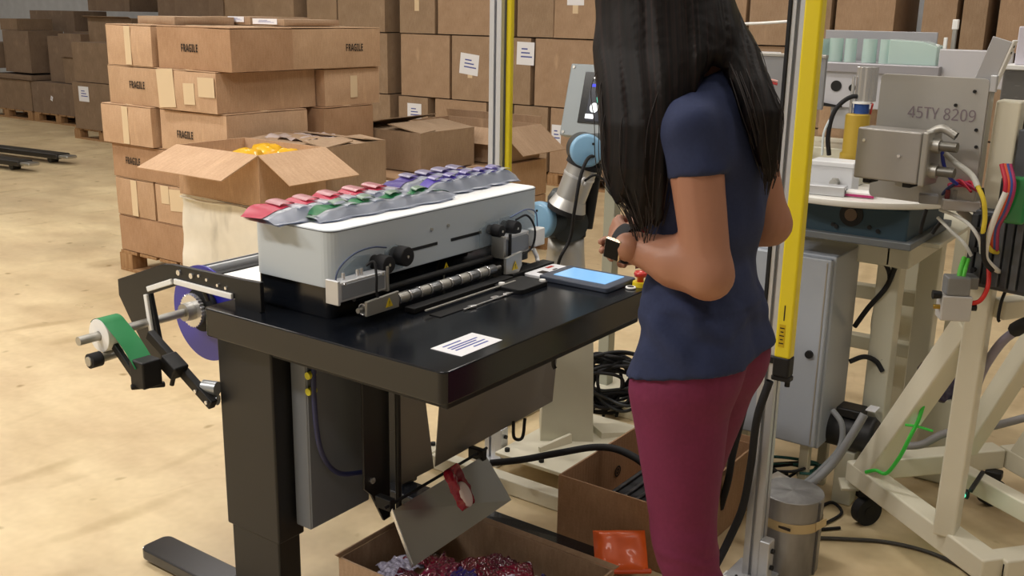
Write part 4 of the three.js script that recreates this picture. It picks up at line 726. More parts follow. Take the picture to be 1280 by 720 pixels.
{
  const t = thing('index_drive', 'dark blue index drive box with round black opening below the turntable', 'drive', [1.68, 0.876, 0.29]);
  mesh('housing', rbox(0.42, 0.095, 0.36, 0.006), phys(0x2a4250, 0.55, 0.1), t, [0, 0.062, 0]);
  mesh('base_flange', rbox(0.46, 0.022, 0.4, 0.004), phys(0x6f7478, 0.5, 0.2), t, [0, 0.011, 0]);
  const h = mesh('round_opening', cyl(0.034, 0.034, 0.006, 36), BLACKM, t, [-0.211, 0.08, 0.02], [0, 0, Math.PI / 2]); mesh('hub', cyl(0.018, 0.018, 0.008, 28), std(0x6b5a4c, 0.5, 0.5), h, [0, 0.003, 0]);
  for (const [y, z] of [[0.045, -0.03], [0.05, 0.075], [0.042, 0.1], [0.04, -0.02]]) mesh('bolt', cyl(0.006, 0.006, 0.006, 12), BLACKM, t, [-0.212, y, z], [0, 0, Math.PI / 2]);
}
{
  const t = thing('turntable', 'round white turntable disc carrying fixtures and wires', 'turntable', [1.7, 0.972, 0.25]);
  mesh('disc', lathe([[0, 0.018], [0.322, 0.018], [0.327, 0.021], [0.328, 0.035], [0.325, 0.038], [0, 0.038]], 96), phys(0xe6e4de, 0.4, 0, { clearcoat: 0.3 }), t);
  mesh('spindle', cyl(0.1, 0.1, 0.02, 40), STEEL2, t, [0, 0.009, 0]);
}
const TT = 1.0102;
{
  const fix = (name, label, cat, px, w, h, d, ry, m, extra) => { const t = thing(name, label, cat, [px[0], TT, px[2]], ry); mesh('body', rbox(w, h, d, 0.003), m, t, [0, h / 2 + 0.0005, 0]); if (extra) extra(t); return t; };
  fix('aluminium_bar', 'flat aluminium profile bar lying at the left of the turntable', 'bar', [1.441, 1.01, 0.234], 0.05, 0.028, 0.12, 0.15, ALU, (t) => { for (const x of [-0.012, 0.012]) mesh('end_hole', cyl(0.006, 0.006, 0.004, 16), BLACKM, t, [x, 0.014, 0.059], [Math.PI / 2, 0, 0]); });
  fix('aluminium_bar', 'flat aluminium bar lying at the front middle of the turntable, nearer the post', 'bar', [1.587, 1.01, 0.42], 0.06, 0.024, 0.15, 0.12, ALU, (t) => { mesh('end_hole', cyl(0.006, 0.006, 0.004, 16), BLACKM, t, [-0.015, 0.014, -0.074], [Math.PI / 2, 0, 0]); });
  fix('steel_fixture', 'dark grey steel fixture block behind the front aluminium bar', 'fixture', [1.809, 1.01, 0.411], 0.05, 0.04, 0.06, 0.2, STEEL2, (t) => mesh('pin', cyl(0.006, 0.006, 0.03, 12), BLACKM, t, [0, 0.055, 0.01]));
  fix('white_wedge', 'white plastic wedge with pink edge on the turntable front', 'wedge', [1.471, 1.01, 0.329], 0.05, 0.016, 0.08, 0.1, WHITE, (t) => mesh('pink_edge', rbox(0.004, 0.007, 0.085, 0.001), std(0xb02a6a, 0.5), t, [-0.026, 0.006, 0]));
  fix('brass_fixture', 'small tan disc fixture in the middle of the turntable', 'fixture', [1.758, 1.01, 0.262], 0.06, 0.015, 0.07, 0, std(0xc8bfa6, 0.5), null);
  fix('blue_clamp', 'small blue clamp beside the white junction box', 'clamp', [1.932, 1.01, 0.185], 0.03, 0.026, 0.05, 0, phys(0x2c4f86, 0.45), (t) => mesh('jaw', rbox(0.02, 0.05, 0.02, 0.003), phys(0x203a5c, 0.45), t, [0, 0.03, -0.03]));
  fix('white_block', 'white block with red wire beside the grey gearbox', 'block', [1.836, 1.01, 0.301], 0.05, 0.03, 0.09, 0.1, WHITE, null);
  const j = fix('junction_box', 'white plastic junction box with cable gland on the turntable', 'junction box', [1.53, 0, 0.23], 0.08, 0.075, 0.125, 0.05, phys(0xd4d6da, 0.45), (t) => { mesh('lid', rbox(0.086, 0.016, 0.131, 0.004), phys(0xe0e2e6, 0.42), t, [0, 0.082, 0]); mesh('cable_gland', cyl(0.012, 0.013, 0.026, 20), STEEL2, t, [-0.05, 0.03, 0.015], [0, 0, Math.PI / 2]); mesh('gland_nut', cyl(0.015, 0.015, 0.008, 6), STEEL2, t, [-0.044, 0.03, 0.015], [0, 0, Math.PI / 2]); });
}
{
  const b = [1.679, 1.076, 0.234];
  const t = thing('yellow_cylinder', 'yellow actuator body with wires under a silver cylinder', 'actuator', b);
  mesh('yellow_body', lathe([[0, 0], [0.042, 0], [0.042, 0.03], [0.036, 0.034], [0.036, 0.145], [0.03, 0.15], [0, 0.15]], 40), phys(0xb89a36, 0.45, 0.1), t);
  for (const y of [0.06, 0.11]) mesh('port', cyl(0.005, 0.005, 0.01, 12), BLACKM, t, [-0.01, y, 0.036], [Math.PI / 2, 0, 0]);
  mesh('blue_collar', cyl(0.022, 0.022, 0.03, 24), phys(0x2f55a4, 0.45), t, [0.01, 0.165, 0.005]); mesh('white_collar', cyl(0.03, 0.03, 0.006, 24), WHITE, t, [0.01, 0.183, 0.005]);
  const g = []; for (let i = 0; i < 24; i++) { const a = (i / 24) * 6.283, r = i % 3 === 0 ? 0.026 : 0.03; g.push([r * Math.cos(a), r * Math.sin(a)]); }
  const e = extrude(g, 0.1, 0.001); e.rotateX(-Math.PI / 2); mesh('silver_cylinder', e, CHROME, t, [0.02, 0.187, 0.01]);
  mesh('silver_rod', cyl(0.005, 0.005, 0.12, 12), CHROME, t, [-0.005, 0.2, -0.022]);
  mesh('support_block', rbox(0.06, b[1] - TT - 0.001, 0.06, 0.004), CREAM, t, [0, -(b[1] - TT) / 2, 0]);
  mesh('black_wire', tube([[0.02, 0.19, 0.03], [-0.01, 0.2, -0.02], [-0.03, 0.16, -0.06], [-0.03, 0.08, -0.075], [-0.02, 0.02, -0.07]], 0.007, 40), RUBBER, t);
  mesh('red_wire', tube([[0.02, 0.15, 0.03], [0.0, 0.18, 0.04], [0.03, 0.17, 0.03]], 0.003, 20), std(0xb03028, 0.5), t);
  mesh('pale_tube', tube([[-0.03, 0.14, -0.07], [-0.04, 0.09, -0.085], [-0.038, 0.02, -0.085]], 0.004, 24), std(0xcfd8da, 0.4), t);
}
// stainless panel, gearbox and cream A-frame
{
  const t = thing('stainless_panel', 'upright brushed stainless panel with hand written number, on the cream post', 'panel', [1.2, 1.06, 0.56], -0.1);
  const g = extrude(roundRect(0.26, 0.31, 0.012), 0.006, 0.001); g.rotateY(-Math.PI / 2); mesh('plate', g, std(0xb4b2ae, 0.62, 0.6, { bumpMap: grime, bumpScale: 0.0003 }), t, [0, 0.155, 0]);
  mesh('bent_edge', rbox(0.03, 0.29, 0.006, 0.002), STEEL2, t, [0.012, 0.16, 0.132]);
  const w = mesh('hand_written_number', lettering('45TY 8209', 0.028, 0.92, FONTR), std(0x857880, 0.7), t, [-0.0085, 0.222, 0.028], [0, -Math.PI / 2, 0]); w.userData.label = 'faint hand written number on bare metal';
  for (const [y, z] of [[0.245, 0.06], [0.28, 0.1], [0.19, 0.115], [0.15, 0.12]]) mesh('bolt', cyl(0.004, 0.004, 0.006, 12), BLACKM, t, [-0.008, y, z], [0, 0, Math.PI / 2]);
  mesh('clip', rbox(0.012, 0.04, 0.016, 0.003), ALU, t, [0.0, 0.3, 0.138]);
  mesh('holder_bar', rbox(0.03, 0.05, 0.16, 0.003), STEEL2, t, [0.03, 0.02, 0.05]);
}
{
  const t = thing('gearbox', 'grey metal gearbox block with pipe fittings in front of the stainless panel', 'gearbox', [1.115, 1.115, 0.505], -0.12);
  mesh('housing', rbox(0.075, 0.125, 0.16, 0.005), std(0xaaa7a3, 0.45, 0.6), t, [0, 0.068, 0]);
  mesh('end_flange', rbox(0.085, 0.13, 0.016, 0.005), STEEL2, t, [0, 0.068, 0.09]);
  for (const [y, x] of [[0.1, -0.012], [0.04, -0.01]]) { mesh('fitting_nut', cyl(0.018, 0.018, 0.02, 6), STEEL2, t, [x, y, 0.106], [Math.PI / 2, 0, 0]); mesh('fitting_pipe', cyl(0.012, 0.012, 0.05, 20), std(0x77756f, 0.4, 0.7), t, [x, y, 0.13], [Math.PI / 2, 0, 0]); }
  mesh('fitting_elbow', tube([[0.0, 0.125, 0.08], [0.0, 0.14, 0.11], [0.0, 0.125, 0.145]], 0.01, 20, 12), STEEL2, t);
  for (const [y, z] of [[0.1, -0.06], [0.07, 0.03]]) mesh('bright_screw', cyl(0.004, 0.004, 0.005, 12), CHROME, t, [-0.039, y, z], [0, 0, Math.PI / 2]);
  for (const s of [-0.05, 0.05]) mesh('stand_foot', rbox(0.05, 0.012, 0.02, 0.002), BLACKM, t, [0, 0.0, s]);
  bar('support_arm', [0.01, -0.005, 0.02], [0.09, -0.005, 0.05], 0.03, 0.012, STEEL2, t);
}
{
  const t = thing('machine_stand', 'cream A-shaped tube stand with diagonal brace on casters at the right', 'stand', [1.35, 0, 0.62]);
  const o = [1.35, 0, 0.62], P = (a) => [a[0] - o[0], a[1] - o[1], a[2] - o[2]];
  const T = (n, a, b, w = 0.068, h = 0.066) => bar(n, P(a), P(b), w, h, CREAM2, t, 0.006);
  const F = [1.545, 0.15, 0.38], Nn = [1.15, 0.15, 0.86], F2 = [1.97, 0.15, 0.735], N2 = [1.6, 0.15, 1.2];
  T('base_beam', F, Nn); T('base_beam', F2, N2); T('base_beam', [1.585, 0.149, 0.405], [1.94, 0.149, 0.715]); T('base_beam', [1.18, 0.149, 0.862], [1.58, 0.149, 1.19]);
  const pb = [1.25, 0.17, 0.718], pt = [1.25, 1.32, 0.73]; T('post', pb, pt, 0.056, 0.07);
  T('diagonal_brace', [1.51, 0.16, 0.424], [1.275, 0.75, 0.705]);
  T('diagonal_brace', [1.641, 0.265, 0.667], [1.457, 0.745, 0.856], 0.05, 0.062); T('base_beam', [1.735, 0.148, 0.62], [1.49, 0.148, 1.0], 0.05, 0.06);
  T('post', [1.72, 0.17, 1.04], [1.72, 1.0, 1.04]); T('diagonal_brace', [1.93, 0.16, 0.79], [1.735, 0.75, 1.02]); T('cross_beam', [1.27, 0.8, 0.76], [1.7, 0.8, 1.02], 0.05, 0.05);
  mesh('end_opening', rbox(0.03, 0.04, 0.004, 0.002), BLACKM, t, [Nn[0] - o[0] + 0.025, 0.15, Nn[2] - o[2] + 0.028], [0, -0.69, 0]);
  const caster = (x, z) => { const c = mesh('caster', cyl(0.045, 0.045, 0.032, 32), RUBBER, t, [x - o[0], 0.0455, z - o[2]], [Math.PI / 2, 0, 0.6]); mesh('caster_fork', rbox(0.04, 0.03, 0.05, 0.006), BLACKM, t, [x - o[0], 0.105, z - o[2]]); mesh('hub', cyl(0.018, 0.018, 0.036, 20), BLACKM, c); return c; };
  caster(1.5, 0.44); caster(1.88, 0.72); caster(1.2, 0.84); caster(1.62, 1.17);
  mesh('angle_foot', rbox(0.05, 0.012, 0.06, 0.003), CREAM2, t, P([1.535, 0.098, 0.37]), [0, 0.6, 0.35]);
}
{ const p = thing('green_lamp', 'small round green indicator lamp glowing on the rear caster', 'lamp', [1.534, 0.161, 0.697]); const g = mesh('lens', new THREE.SphereGeometry(0.009, 20, 14), std(0x6ff0c0, 0.3, 0, { emissive: 0x58ffc0, emissiveIntensity: 1.6 }), p); mesh('lamp_body', rbox(0.02, 0.025, 0.02, 0.004), BLACKM, p, [0.015, 0, 0.006]); mesh('bracket', rbox(0.16, 0.012, 0.012, 0.003), BLACKM, p, [0.08, 0.02, 0.02]); const l = new THREE.PointLight(0x58ffc0, 0.0025, 1, 2); l.position.set(-0.014, 0, -0.005); l.castShadow = true; p.add(l); }
// valve block, cables and hoses at the right edge
const cable = (name, label, cat, pts, r, c, rough = 0.45) => tag(mesh(name, tube(pts, r, pts.length * 10, 8), c.isMaterial ? c : std(c, rough)), label, cat);
{
  const t = thing('valve_manifold', 'dark grey ribbed valve manifold at the right picture edge', 'manifold', [1.213, 0.966, 0.779]); t.rotation.y = -0.25;
  mesh('body', rbox(0.1, 0.19, 0.16, 0.005), std(0x55585c, 0.45, 0.5), t);
  for (let i = 0; i < 7; i++) mesh('valve_slice', rbox(0.014, 0.17, 0.017, 0.003), std(i % 2 ? 0x5f6266 : 0x46494d, 0.45, 0.4), t, [-0.055, 0, -0.066 + i * 0.022]);
  mesh('upper_body', rbox(0.06, 0.2, 0.1, 0.005), std(0x5c5f64, 0.5, 0.4), t, [0.03, 0.19, 0.03]);
  for (let i = 0; i < 3; i++) mesh('fitting', cyl(0.006, 0.006, 0.016, 12), BLACKM, t, [-0.065, -0.05 + i * 0.05, -0.05], [0, 0, Math.PI / 2]);
  mesh('mount_arm', rbox(0.05, 0.05, 0.14, 0.004), CREAM2, t, [0.07, -0.05, 0.0]);
}
{
  const t = thing('green_connector', 'green plastic cable connector hanging above the valve manifold', 'connector', [1.114, 1.103, 0.793]);
  mesh('shell', rbox(0.03, 0.11, 0.05, 0.008), phys(0x147a3c, 0.3, 0, { clearcoat: 0.5 }), t); mesh('dark_side', rbox(0.02, 0.1, 0.012, 0.003), RUBBER, t, [0, 0, -0.03]);
}
{
  const t = thing('solenoid_valve', 'light grey solenoid valve with dark knob on the cream post', 'valve', [1.096, 0.863, 0.693]); t.rotation.y = 0.5;
  mesh('lower_block', rbox(0.05, 0.062, 0.07, 0.004), phys(0xc4c2bf, 0.45), t, [0, -0.03, 0]); mesh('upper_block', rbox(0.045, 0.045, 0.055, 0.004), std(0x8b8d90, 0.45, 0.3), t, [0, 0.024, 0]);
  mesh('knob', cyl(0.009, 0.011, 0.02, 20), BLACKM, t, [-0.01, 0.0, -0.045], [Math.PI / 2, 0, 0]); mesh('brass_port', cyl(0.006, 0.006, 0.016, 6), std(0xb09040, 0.35, 0.8), t, [-0.01, -0.03, -0.042], [Math.PI / 2, 0, 0]);
  mesh('port', cyl(0.008, 0.008, 0.014, 16), BLACKM, t, [-0.01, -0.028, 0.042], [Math.PI / 2, 0, 0]); mesh('mount', rbox(0.05, 0.03, 0.04, 0.003), std(0x7d7f80, 0.4, 0.5), t, [0.02, 0.03, 0.03]);
}
cable('red_tube', 'red pneumatic tube bending from the solenoid valve up to the manifold', 'tube', [[1.102, 0.844, 0.725], [1.106, 0.854, 0.747], [1.119, 0.886, 0.758], [1.148, 0.928, 0.75], [1.186, 0.959, 0.738]], 0.0055, 0xd02a22);
cable('green_tube', 'bright green pneumatic tube entering the solenoid valve from above', 'tube', [[1.097, 0.896, 0.697], [1.107, 0.921, 0.695], [1.137, 0.947, 0.694]], 0.006, 0x5fd04a);
cable('green_tube', 'bright green pneumatic tube parallel to the one above the valve', 'tube', [[1.098, 0.897, 0.705], [1.109, 0.922, 0.705], [1.139, 0.944, 0.703]], 0.005, 0x66d850);
for (const [dx, c, nm, lb] of [[0, 0xb81f38, 'red_cable', 'dark red cable in the bundle beside the cream post'], [3, 0xd8572a, 'orange_cable', 'orange cable in the bundle beside the cream post'], [6, 0x3a4f9a, 'blue_cable', 'blue cable in the bundle beside the cream post'], [9, 0xa83260, 'magenta_cable', 'magenta cable in the bundle beside the cream post']])
  cable(nm, lb, 'cable', [[1.088, 1.186, 0.757], [1.071, 1.135, 0.775], [1.07, 1.084, 0.768], [1.087, 1.036, 0.752], [1.127, 0.977, 0.748]].map((p, i) => [p[0] + dx * 0.0009, p[1] + (i % 2) * 0.004, p[2] + dx * 0.0016]), 0.006, c);
cable('white_cable', 'white cable with black ties curving down the cream post', 'cable', [[1.061, 1.127, 0.778], [1.059, 1.07, 0.764], [1.067, 1.011, 0.753], [1.087, 0.965, 0.751], [1.13, 0.932, 0.767], [1.172, 0.917, 0.772]], 0.0065, 0xe6e4de);
cable('black_cable', 'black cable running beside the white cable on the cream post', 'cable', [[1.062, 1.13, 0.725], [1.064, 1.076, 0.738], [1.055, 1.012, 0.746], [1.077, 0.961, 0.75], [1.119, 0.93, 0.763]], 0.006, RUBBER);
cable('yellow_cable', 'yellow cable hanging left of the white cable', 'cable', [[1.06, 1.135, 0.717], [1.053, 1.105, 0.735], [1.055, 1.064, 0.743], [1.055, 1.027, 0.744], [1.108, 0.981, 0.755], [1.171, 0.964, 0.766]], 0.0055, 0xe0c83c);
cable('white_tube', 'white pneumatic tube sagging from the turntable edge to the post', 'tube', [[1.211, 1.044, 0.608], [1.17, 1.04, 0.656], [1.138, 1.025, 0.699], [1.123, 0.998, 0.725], [1.144, 0.963, 0.729]], 0.0045, 0xdcdcd6);
cable('white_tube', 'lower white pneumatic tube falling straight below the turntable edge', 'tube', [[1.21, 1.024, 0.605], [1.189, 0.996, 0.648], [1.156, 0.975, 0.688], [1.16, 0.949, 0.705]], 0.0045, 0xd6d6d0);
cable('silver_hose', 'pale grey braided hose from the gearbox fitting to the post', 'hose', [[1.122, 1.195, 0.623], [1.118, 1.175, 0.652], [1.104, 1.162, 0.68], [1.078, 1.15, 0.703], [1.06, 1.132, 0.718]], 0.007, 0xb9b8b0);
cable('blue_wire', 'blue wire hanging from the gearbox fitting', 'wire', [[1.12, 1.207, 0.615], [1.122, 1.17, 0.623], [1.126, 1.138, 0.64], [1.149, 1.121, 0.653]], 0.0045, 0x3340a8);
cable('blue_wire', 'dark blue wire lying on the turntable edge', 'wire', [[1.168, 1.122, 0.648], [1.183, 1.098, 0.622], [1.2, 1.07, 0.606]], 0.004, 0x2a3660);
for (let i = 0; i < 7; i++) cable('red_wire', 'thin red wire in the tangle on the right of the turntable', 'wire', [[1.234, 1.111, 0.577], [1.203, 1.111, 0.621], [1.172, 1.116, 0.665], [1.139, 1.116, 0.703]].map((p, k) => [p[0] + (R() - 0.5) * 0.03, p[1] + (R() - 0.5) * 0.026, p[2] + (R() - 0.5) * 0.03]), 0.0032, i % 3 ? 0xc0243c : 0xa02050).userData.group = 'red wire tangle on the turntable';
{ const t = thing('terminal_block', 'pale grey terminal block with small connectors at the turntable edge', 'terminal block', [1.191, 1.065, 0.658]); t.rotation.y = 0.3; mesh('body', rbox(0.04, 0.026, 0.085, 0.003), phys(0xb4b0ac, 0.5), t); for (let i = 0; i < 5; i++) mesh('connector', rbox(0.02, 0.024, 0.011, 0.002), std([0x7a2d34, 0x8f8f8c, 0x6c3a30, 0xc9c5bf, 0x7a2d34][i], 0.5), t, [0.005, 0.024, -0.032 + i * 0.016]); bar('bracket', [0.01, -0.013, 0], [0.02, -0.06, 0.06], 0.02, 0.02, STEEL2, t); mesh('grey_valve', rbox(0.03, 0.024, 0.045, 0.004), std(0x8c8c8e, 0.5), t, [-0.01, 0.012, -0.075]); }
for (const [a, b, c] of [[[1157,266], [1153,278], [1150,290]], [[1175,280], [1170,287], [1165,292]]].map((q) => q)) cable('black_wire', a[0] < 1160 ? 'short black wire hanging below the turntable, left one' : 'short black wire hanging below the turntable, right one', 'wire', a[0] < 1160 ? [[1.301, 1.025, 0.554], [1.3, 0.992, 0.549], [1.309, 0.96, 0.544]] : [[1.261, 1.008, 0.604], [1.259, 0.988, 0.593], [1.257, 0.972, 0.586]], 0.005, RUBBER);
cable('black_hose', 'black corrugated hose at the upper right edge behind the post', 'hose', [[1.384, 1.246, 0.71], [1.339, 1.256, 0.741], [1.294, 1.269, 0.774]], 0.014, RUBBER);
cable('bent_red_tube', 'red bent tube at the right edge behind the post', 'tube', [[1.285, 1.223, 0.721], [1.268, 1.23, 0.745], [1.252, 1.218, 0.765], [1.253, 1.18, 0.774], [1.254, 1.13, 0.777]], 0.008, 0xa02834);
cable('lavender_hose', 'thick lavender grey hose rising from behind the post to a black sleeve', 'hose', [[1.385, 0.527, 0.717], [1.347, 0.596, 0.732], [1.292, 0.671, 0.761], [1.236, 0.735, 0.794], [1.2, 0.775, 0.825]], 0.012, 0x8f8aa0);
cable('black_sleeve', 'black rubber sleeve on the lavender hose at the right edge', 'sleeve', [[1.199, 0.772, 0.818], [1.182, 0.792, 0.837], [1.165, 0.811, 0.862]], 0.018, RUBBER);
cable('black_strap', 'thin black cable tie loop hanging below the manifold', 'strap', [[1.195, 0.879, 0.789], [1.193, 0.842, 0.781], [1.193, 0.792, 0.78], [1.194, 0.789, 0.783]], 0.004, RUBBER);
cable('grey_conduit', 'thick grey conduit leaning beside the diagonal brace', 'conduit', [[1.374, 0.4, 0.436], [1.347, 0.336, 0.414], [1.325, 0.244, 0.374], [1.292, 0.187, 0.334], [1.281, 0.158, 0.302]], 0.0125, 0x85878a);
cable('grey_conduit', 'thinner grey conduit looping left of the thick one', 'conduit', [[1.397, 0.382, 0.336], [1.387, 0.349, 0.371], [1.368, 0.286, 0.379], [1.337, 0.219, 0.344], [1.304, 0.171, 0.307]], 0.009, 0x7d8083);
cable('green_wire', 'bright green wire draped from the brace down to the base beam', 'wire', [[1.363, 0.562, 0.601], [1.362, 0.499, 0.598], [1.36, 0.426, 0.588], [1.357, 0.375, 0.573], [1.37, 0.289, 0.544], [1.373, 0.236, 0.513], [1.377, 0.237, 0.486], [1.389, 0.218, 0.455]], 0.0055, 0x3fd04a);
cable('green_wire', 'short green wire crossing the draped green wire', 'wire', [[1.353, 0.405, 0.556], [1.359, 0.406, 0.584], [1.368, 0.4, 0.628]], 0.004, 0x3fd04a);
{ const t = thing('plastic_bundle', 'dark purple plastic bundle lying behind the diagonal brace', 'bundle', [1.99, 0, 0.52]); const g = new THREE.SphereGeometry(0.08, 24, 18), p = g.attributes.position; for (let i = 0; i < p.count; i++) { const k = 1 + 0.35 * N(p.getX(i) * 24, p.getY(i) * 24, p.getZ(i) * 24); p.setXYZ(i, p.getX(i) * k, p.getY(i) * k, p.getZ(i) * k); } g.computeVertexNormals(); mesh('crumpled_wrap', g, phys(0x2c2450, 0.25, 0, { clearcoat: 0.8 }), t, [0, 0.36, 0]); mesh('rest_block', rbox(0.12, 0.3, 0.12, 0.01), CREAM, t, [0, 0.151, 0]); }
cable('grey_conduit', 'grey conduit lying low behind the diagonal brace', 'conduit', [[1.58, 0.262, 0.434], [1.575, 0.252, 0.497], [1.578, 0.266, 0.554], [1.59, 0.314, 0.614], [1.638, 0.342, 0.712], [1.705, 0.387, 0.824]], 0.012, 0x8c8a8c);
cable('floor_cable', 'grey cable lying across the floor in front of the base beam', 'cable', [[1.298, 0.006, 0.339], [1.359, 0.006, 0.434], [1.414, 0.006, 0.536], [1.428, 0.006, 0.646], [1.399, 0.006, 0.741], [1.319, 0.006, 0.821]], 0.006, 0x4a4846);
cable('floor_cable', 'black cable curling on the floor beside the metal drum', 'cable', [[1.464, 0.006, 0.289], [1.567, 0.006, 0.314], [1.52, 0.006, 0.361], [1.408, 0.006, 0.344], [1.351, 0.006, 0.327], [1.414, 0.006, 0.392]], 0.005, RUBBER);
for (const [a, lb] of [[0, 'black cable crossing behind the cabinet toward the frame leg'], [1, 'second black cable hanging from the frame top beside the leg']]) cable('black_cable', lb, 'cable', a ? [[1.665, 0.793, 0.363], [1.67, 0.745, 0.384], [1.692, 0.619, 0.347], [1.693, 0.541, 0.35], [1.672, 0.475, 0.391]] : [[1.664, 0.774, 0.397], [1.659, 0.714, 0.381], [1.666, 0.635, 0.331], [1.676, 0.565, 0.293]], 0.008, RUBBER);
cable('black_cable', 'black cable arching low between cabinet and frame leg', 'cable', [[1.599, 0.473, 0.312], [1.629, 0.488, 0.346], [1.658, 0.471, 0.376], [1.664, 0.442, 0.397]], 0.008, RUBBER);
{
  const t = thing('black_motor', 'black motor housing lying at the foot of the grey cabinet', 'motor', [1.61, 0.17, 0.335]); const m = mesh('housing', lathe([[0, -0.08], [0.045, -0.08], [0.057, -0.07], [0.058, 0.066], [0.048, 0.08], [0, 0.08]], 32), phys(0x1c1c1e, 0.5), t, [0, 0.075, 0], [Math.PI / 2, 0, 0]); mesh('terminal_box', rbox(0.07, 0.03, 0.08, 0.006), BLACKP, t, [-0.01, 0.145, 0]); mesh('white_tag', rbox(0.05, 0.004, 0.03, 0.001), PAPER, t, [0, 0.163, 0.06]); mesh('rest_block', rbox(0.06, 0.18, 0.06, 0.004), CREAM, t, [0.0, -0.078, 0]);
}
{ const t = thing('power_strip', 'black power adapters and loose plugs heaped on the floor behind the drum', 'adapter', [1.52, 0, 0.12]); for (let i = 0; i < 5; i++) mesh('adapter', rbox(0.07, 0.04, 0.05, 0.008), RUBBER, t, [-0.1 + (i % 3) * 0.085, 0.022 + Math.floor(i / 3) * 0.042, -0.03 + (i % 2) * 0.09], [0, i * 0.7, 0]); mesh('white_card', slab([[-0.09, 0.07, 0.1], [-0.13, 0.11, 0.03], [-0.1, 0.13, 0.06], [-0.05, 0.085, 0.12]], 0.003), PAPER, t); for (let i = 0; i < 6; i++) mesh('wire', tube(Array.from({ length: 6 }, (_, k) => [rr(-0.15, 0.12), 0.05 + rr(0, 0.08), rr(-0.1, 0.14)]), 0.005, 40, 6), i % 3 ? RUBBER : std(0x2f6a66, 0.5), t); }
// metal drum
{
  const t = thing('metal_drum', 'dull metal drum with tan tape band standing beside the guard post', 'drum', [1.125, 0, 0.335]);
  const m = std(0xffffff, 0.42, 0.6, { map: tex(256, 256, (u, v) => { const n = T4(u, v, 6, 4, 33, 5) * 60; return [150 + n, 148 + n, 146 + n]; }), bumpMap: grime, bumpScale: 0.0004 });
  mesh('shell', lathe([[0, 0], [0.083, 0], [0.085, 0.003], [0.085, 0.222], [0.083, 0.226], [0, 0.226]], 64), m, t); mesh('seam', rbox(0.006, 0.22, 0.01, 0.002), std(0x5c5a58, 0.5, 0.5), t, [-0.02, 0.112, 0.083]);
  mesh('tape_band', new THREE.CylinderGeometry(0.0865, 0.0868, 0.028, 64, 1, true), std(0xc2aa7c, 0.6, 0, { side: THREE.DoubleSide }), t, [0, 0.15, 0]); mesh('tape_tail', slab([[-0.03, 0.165, 0.083], [-0.03, 0.14, 0.083], [0.0, 0.15, 0.1], [0.0, 0.172, 0.1]], 0.002), std(0xc9b285, 0.6), t);
  mesh('band_print', rbox(0.004, 0.008, 0.04, 0.001), INK, t, [-0.086, 0.15, 0.012], [0, -0.1, 0]);
}
{ const t = thing('floor_bracket', 'small white bolted plate with loose screws at the foot of the guard post', 'bracket', [0.9, 0, 0.3]); mesh('plate', rbox(0.14, 0.008, 0.16, 0.002), WHITE, t, [0, 0.0045, 0]); for (let i = 0; i < 6; i++) mesh('screw', cyl(0.004, 0.004, 0.02, 10), i % 2 ? BLACKM : CHROME, t, [rr(-0.05, 0.05), 0.0128, rr(-0.06, 0.06)], [Math.PI / 2, 0, rr(0, 3)]); }
cable('black_cable', 'thick black cable hanging from the light curtain down along the guard post', 'cable', [[0.935, 0.6, 0.31], [0.925, 0.5, 0.29], [0.945, 0.35, 0.275], [0.95, 0.22, 0.26], [0.93, 0.12, 0.235], [0.88, 0.05, 0.22]], 0.011, RUBBER);
cable('black_cable', 'black cable slanting down behind the operator hip', 'cable', [[1.081, 0.474, 0.192], [1.105, 0.39, 0.171], [1.118, 0.281, 0.15], [1.134, 0.196, 0.137], [1.156, 0.089, 0.11]], 0.011, RUBBER);
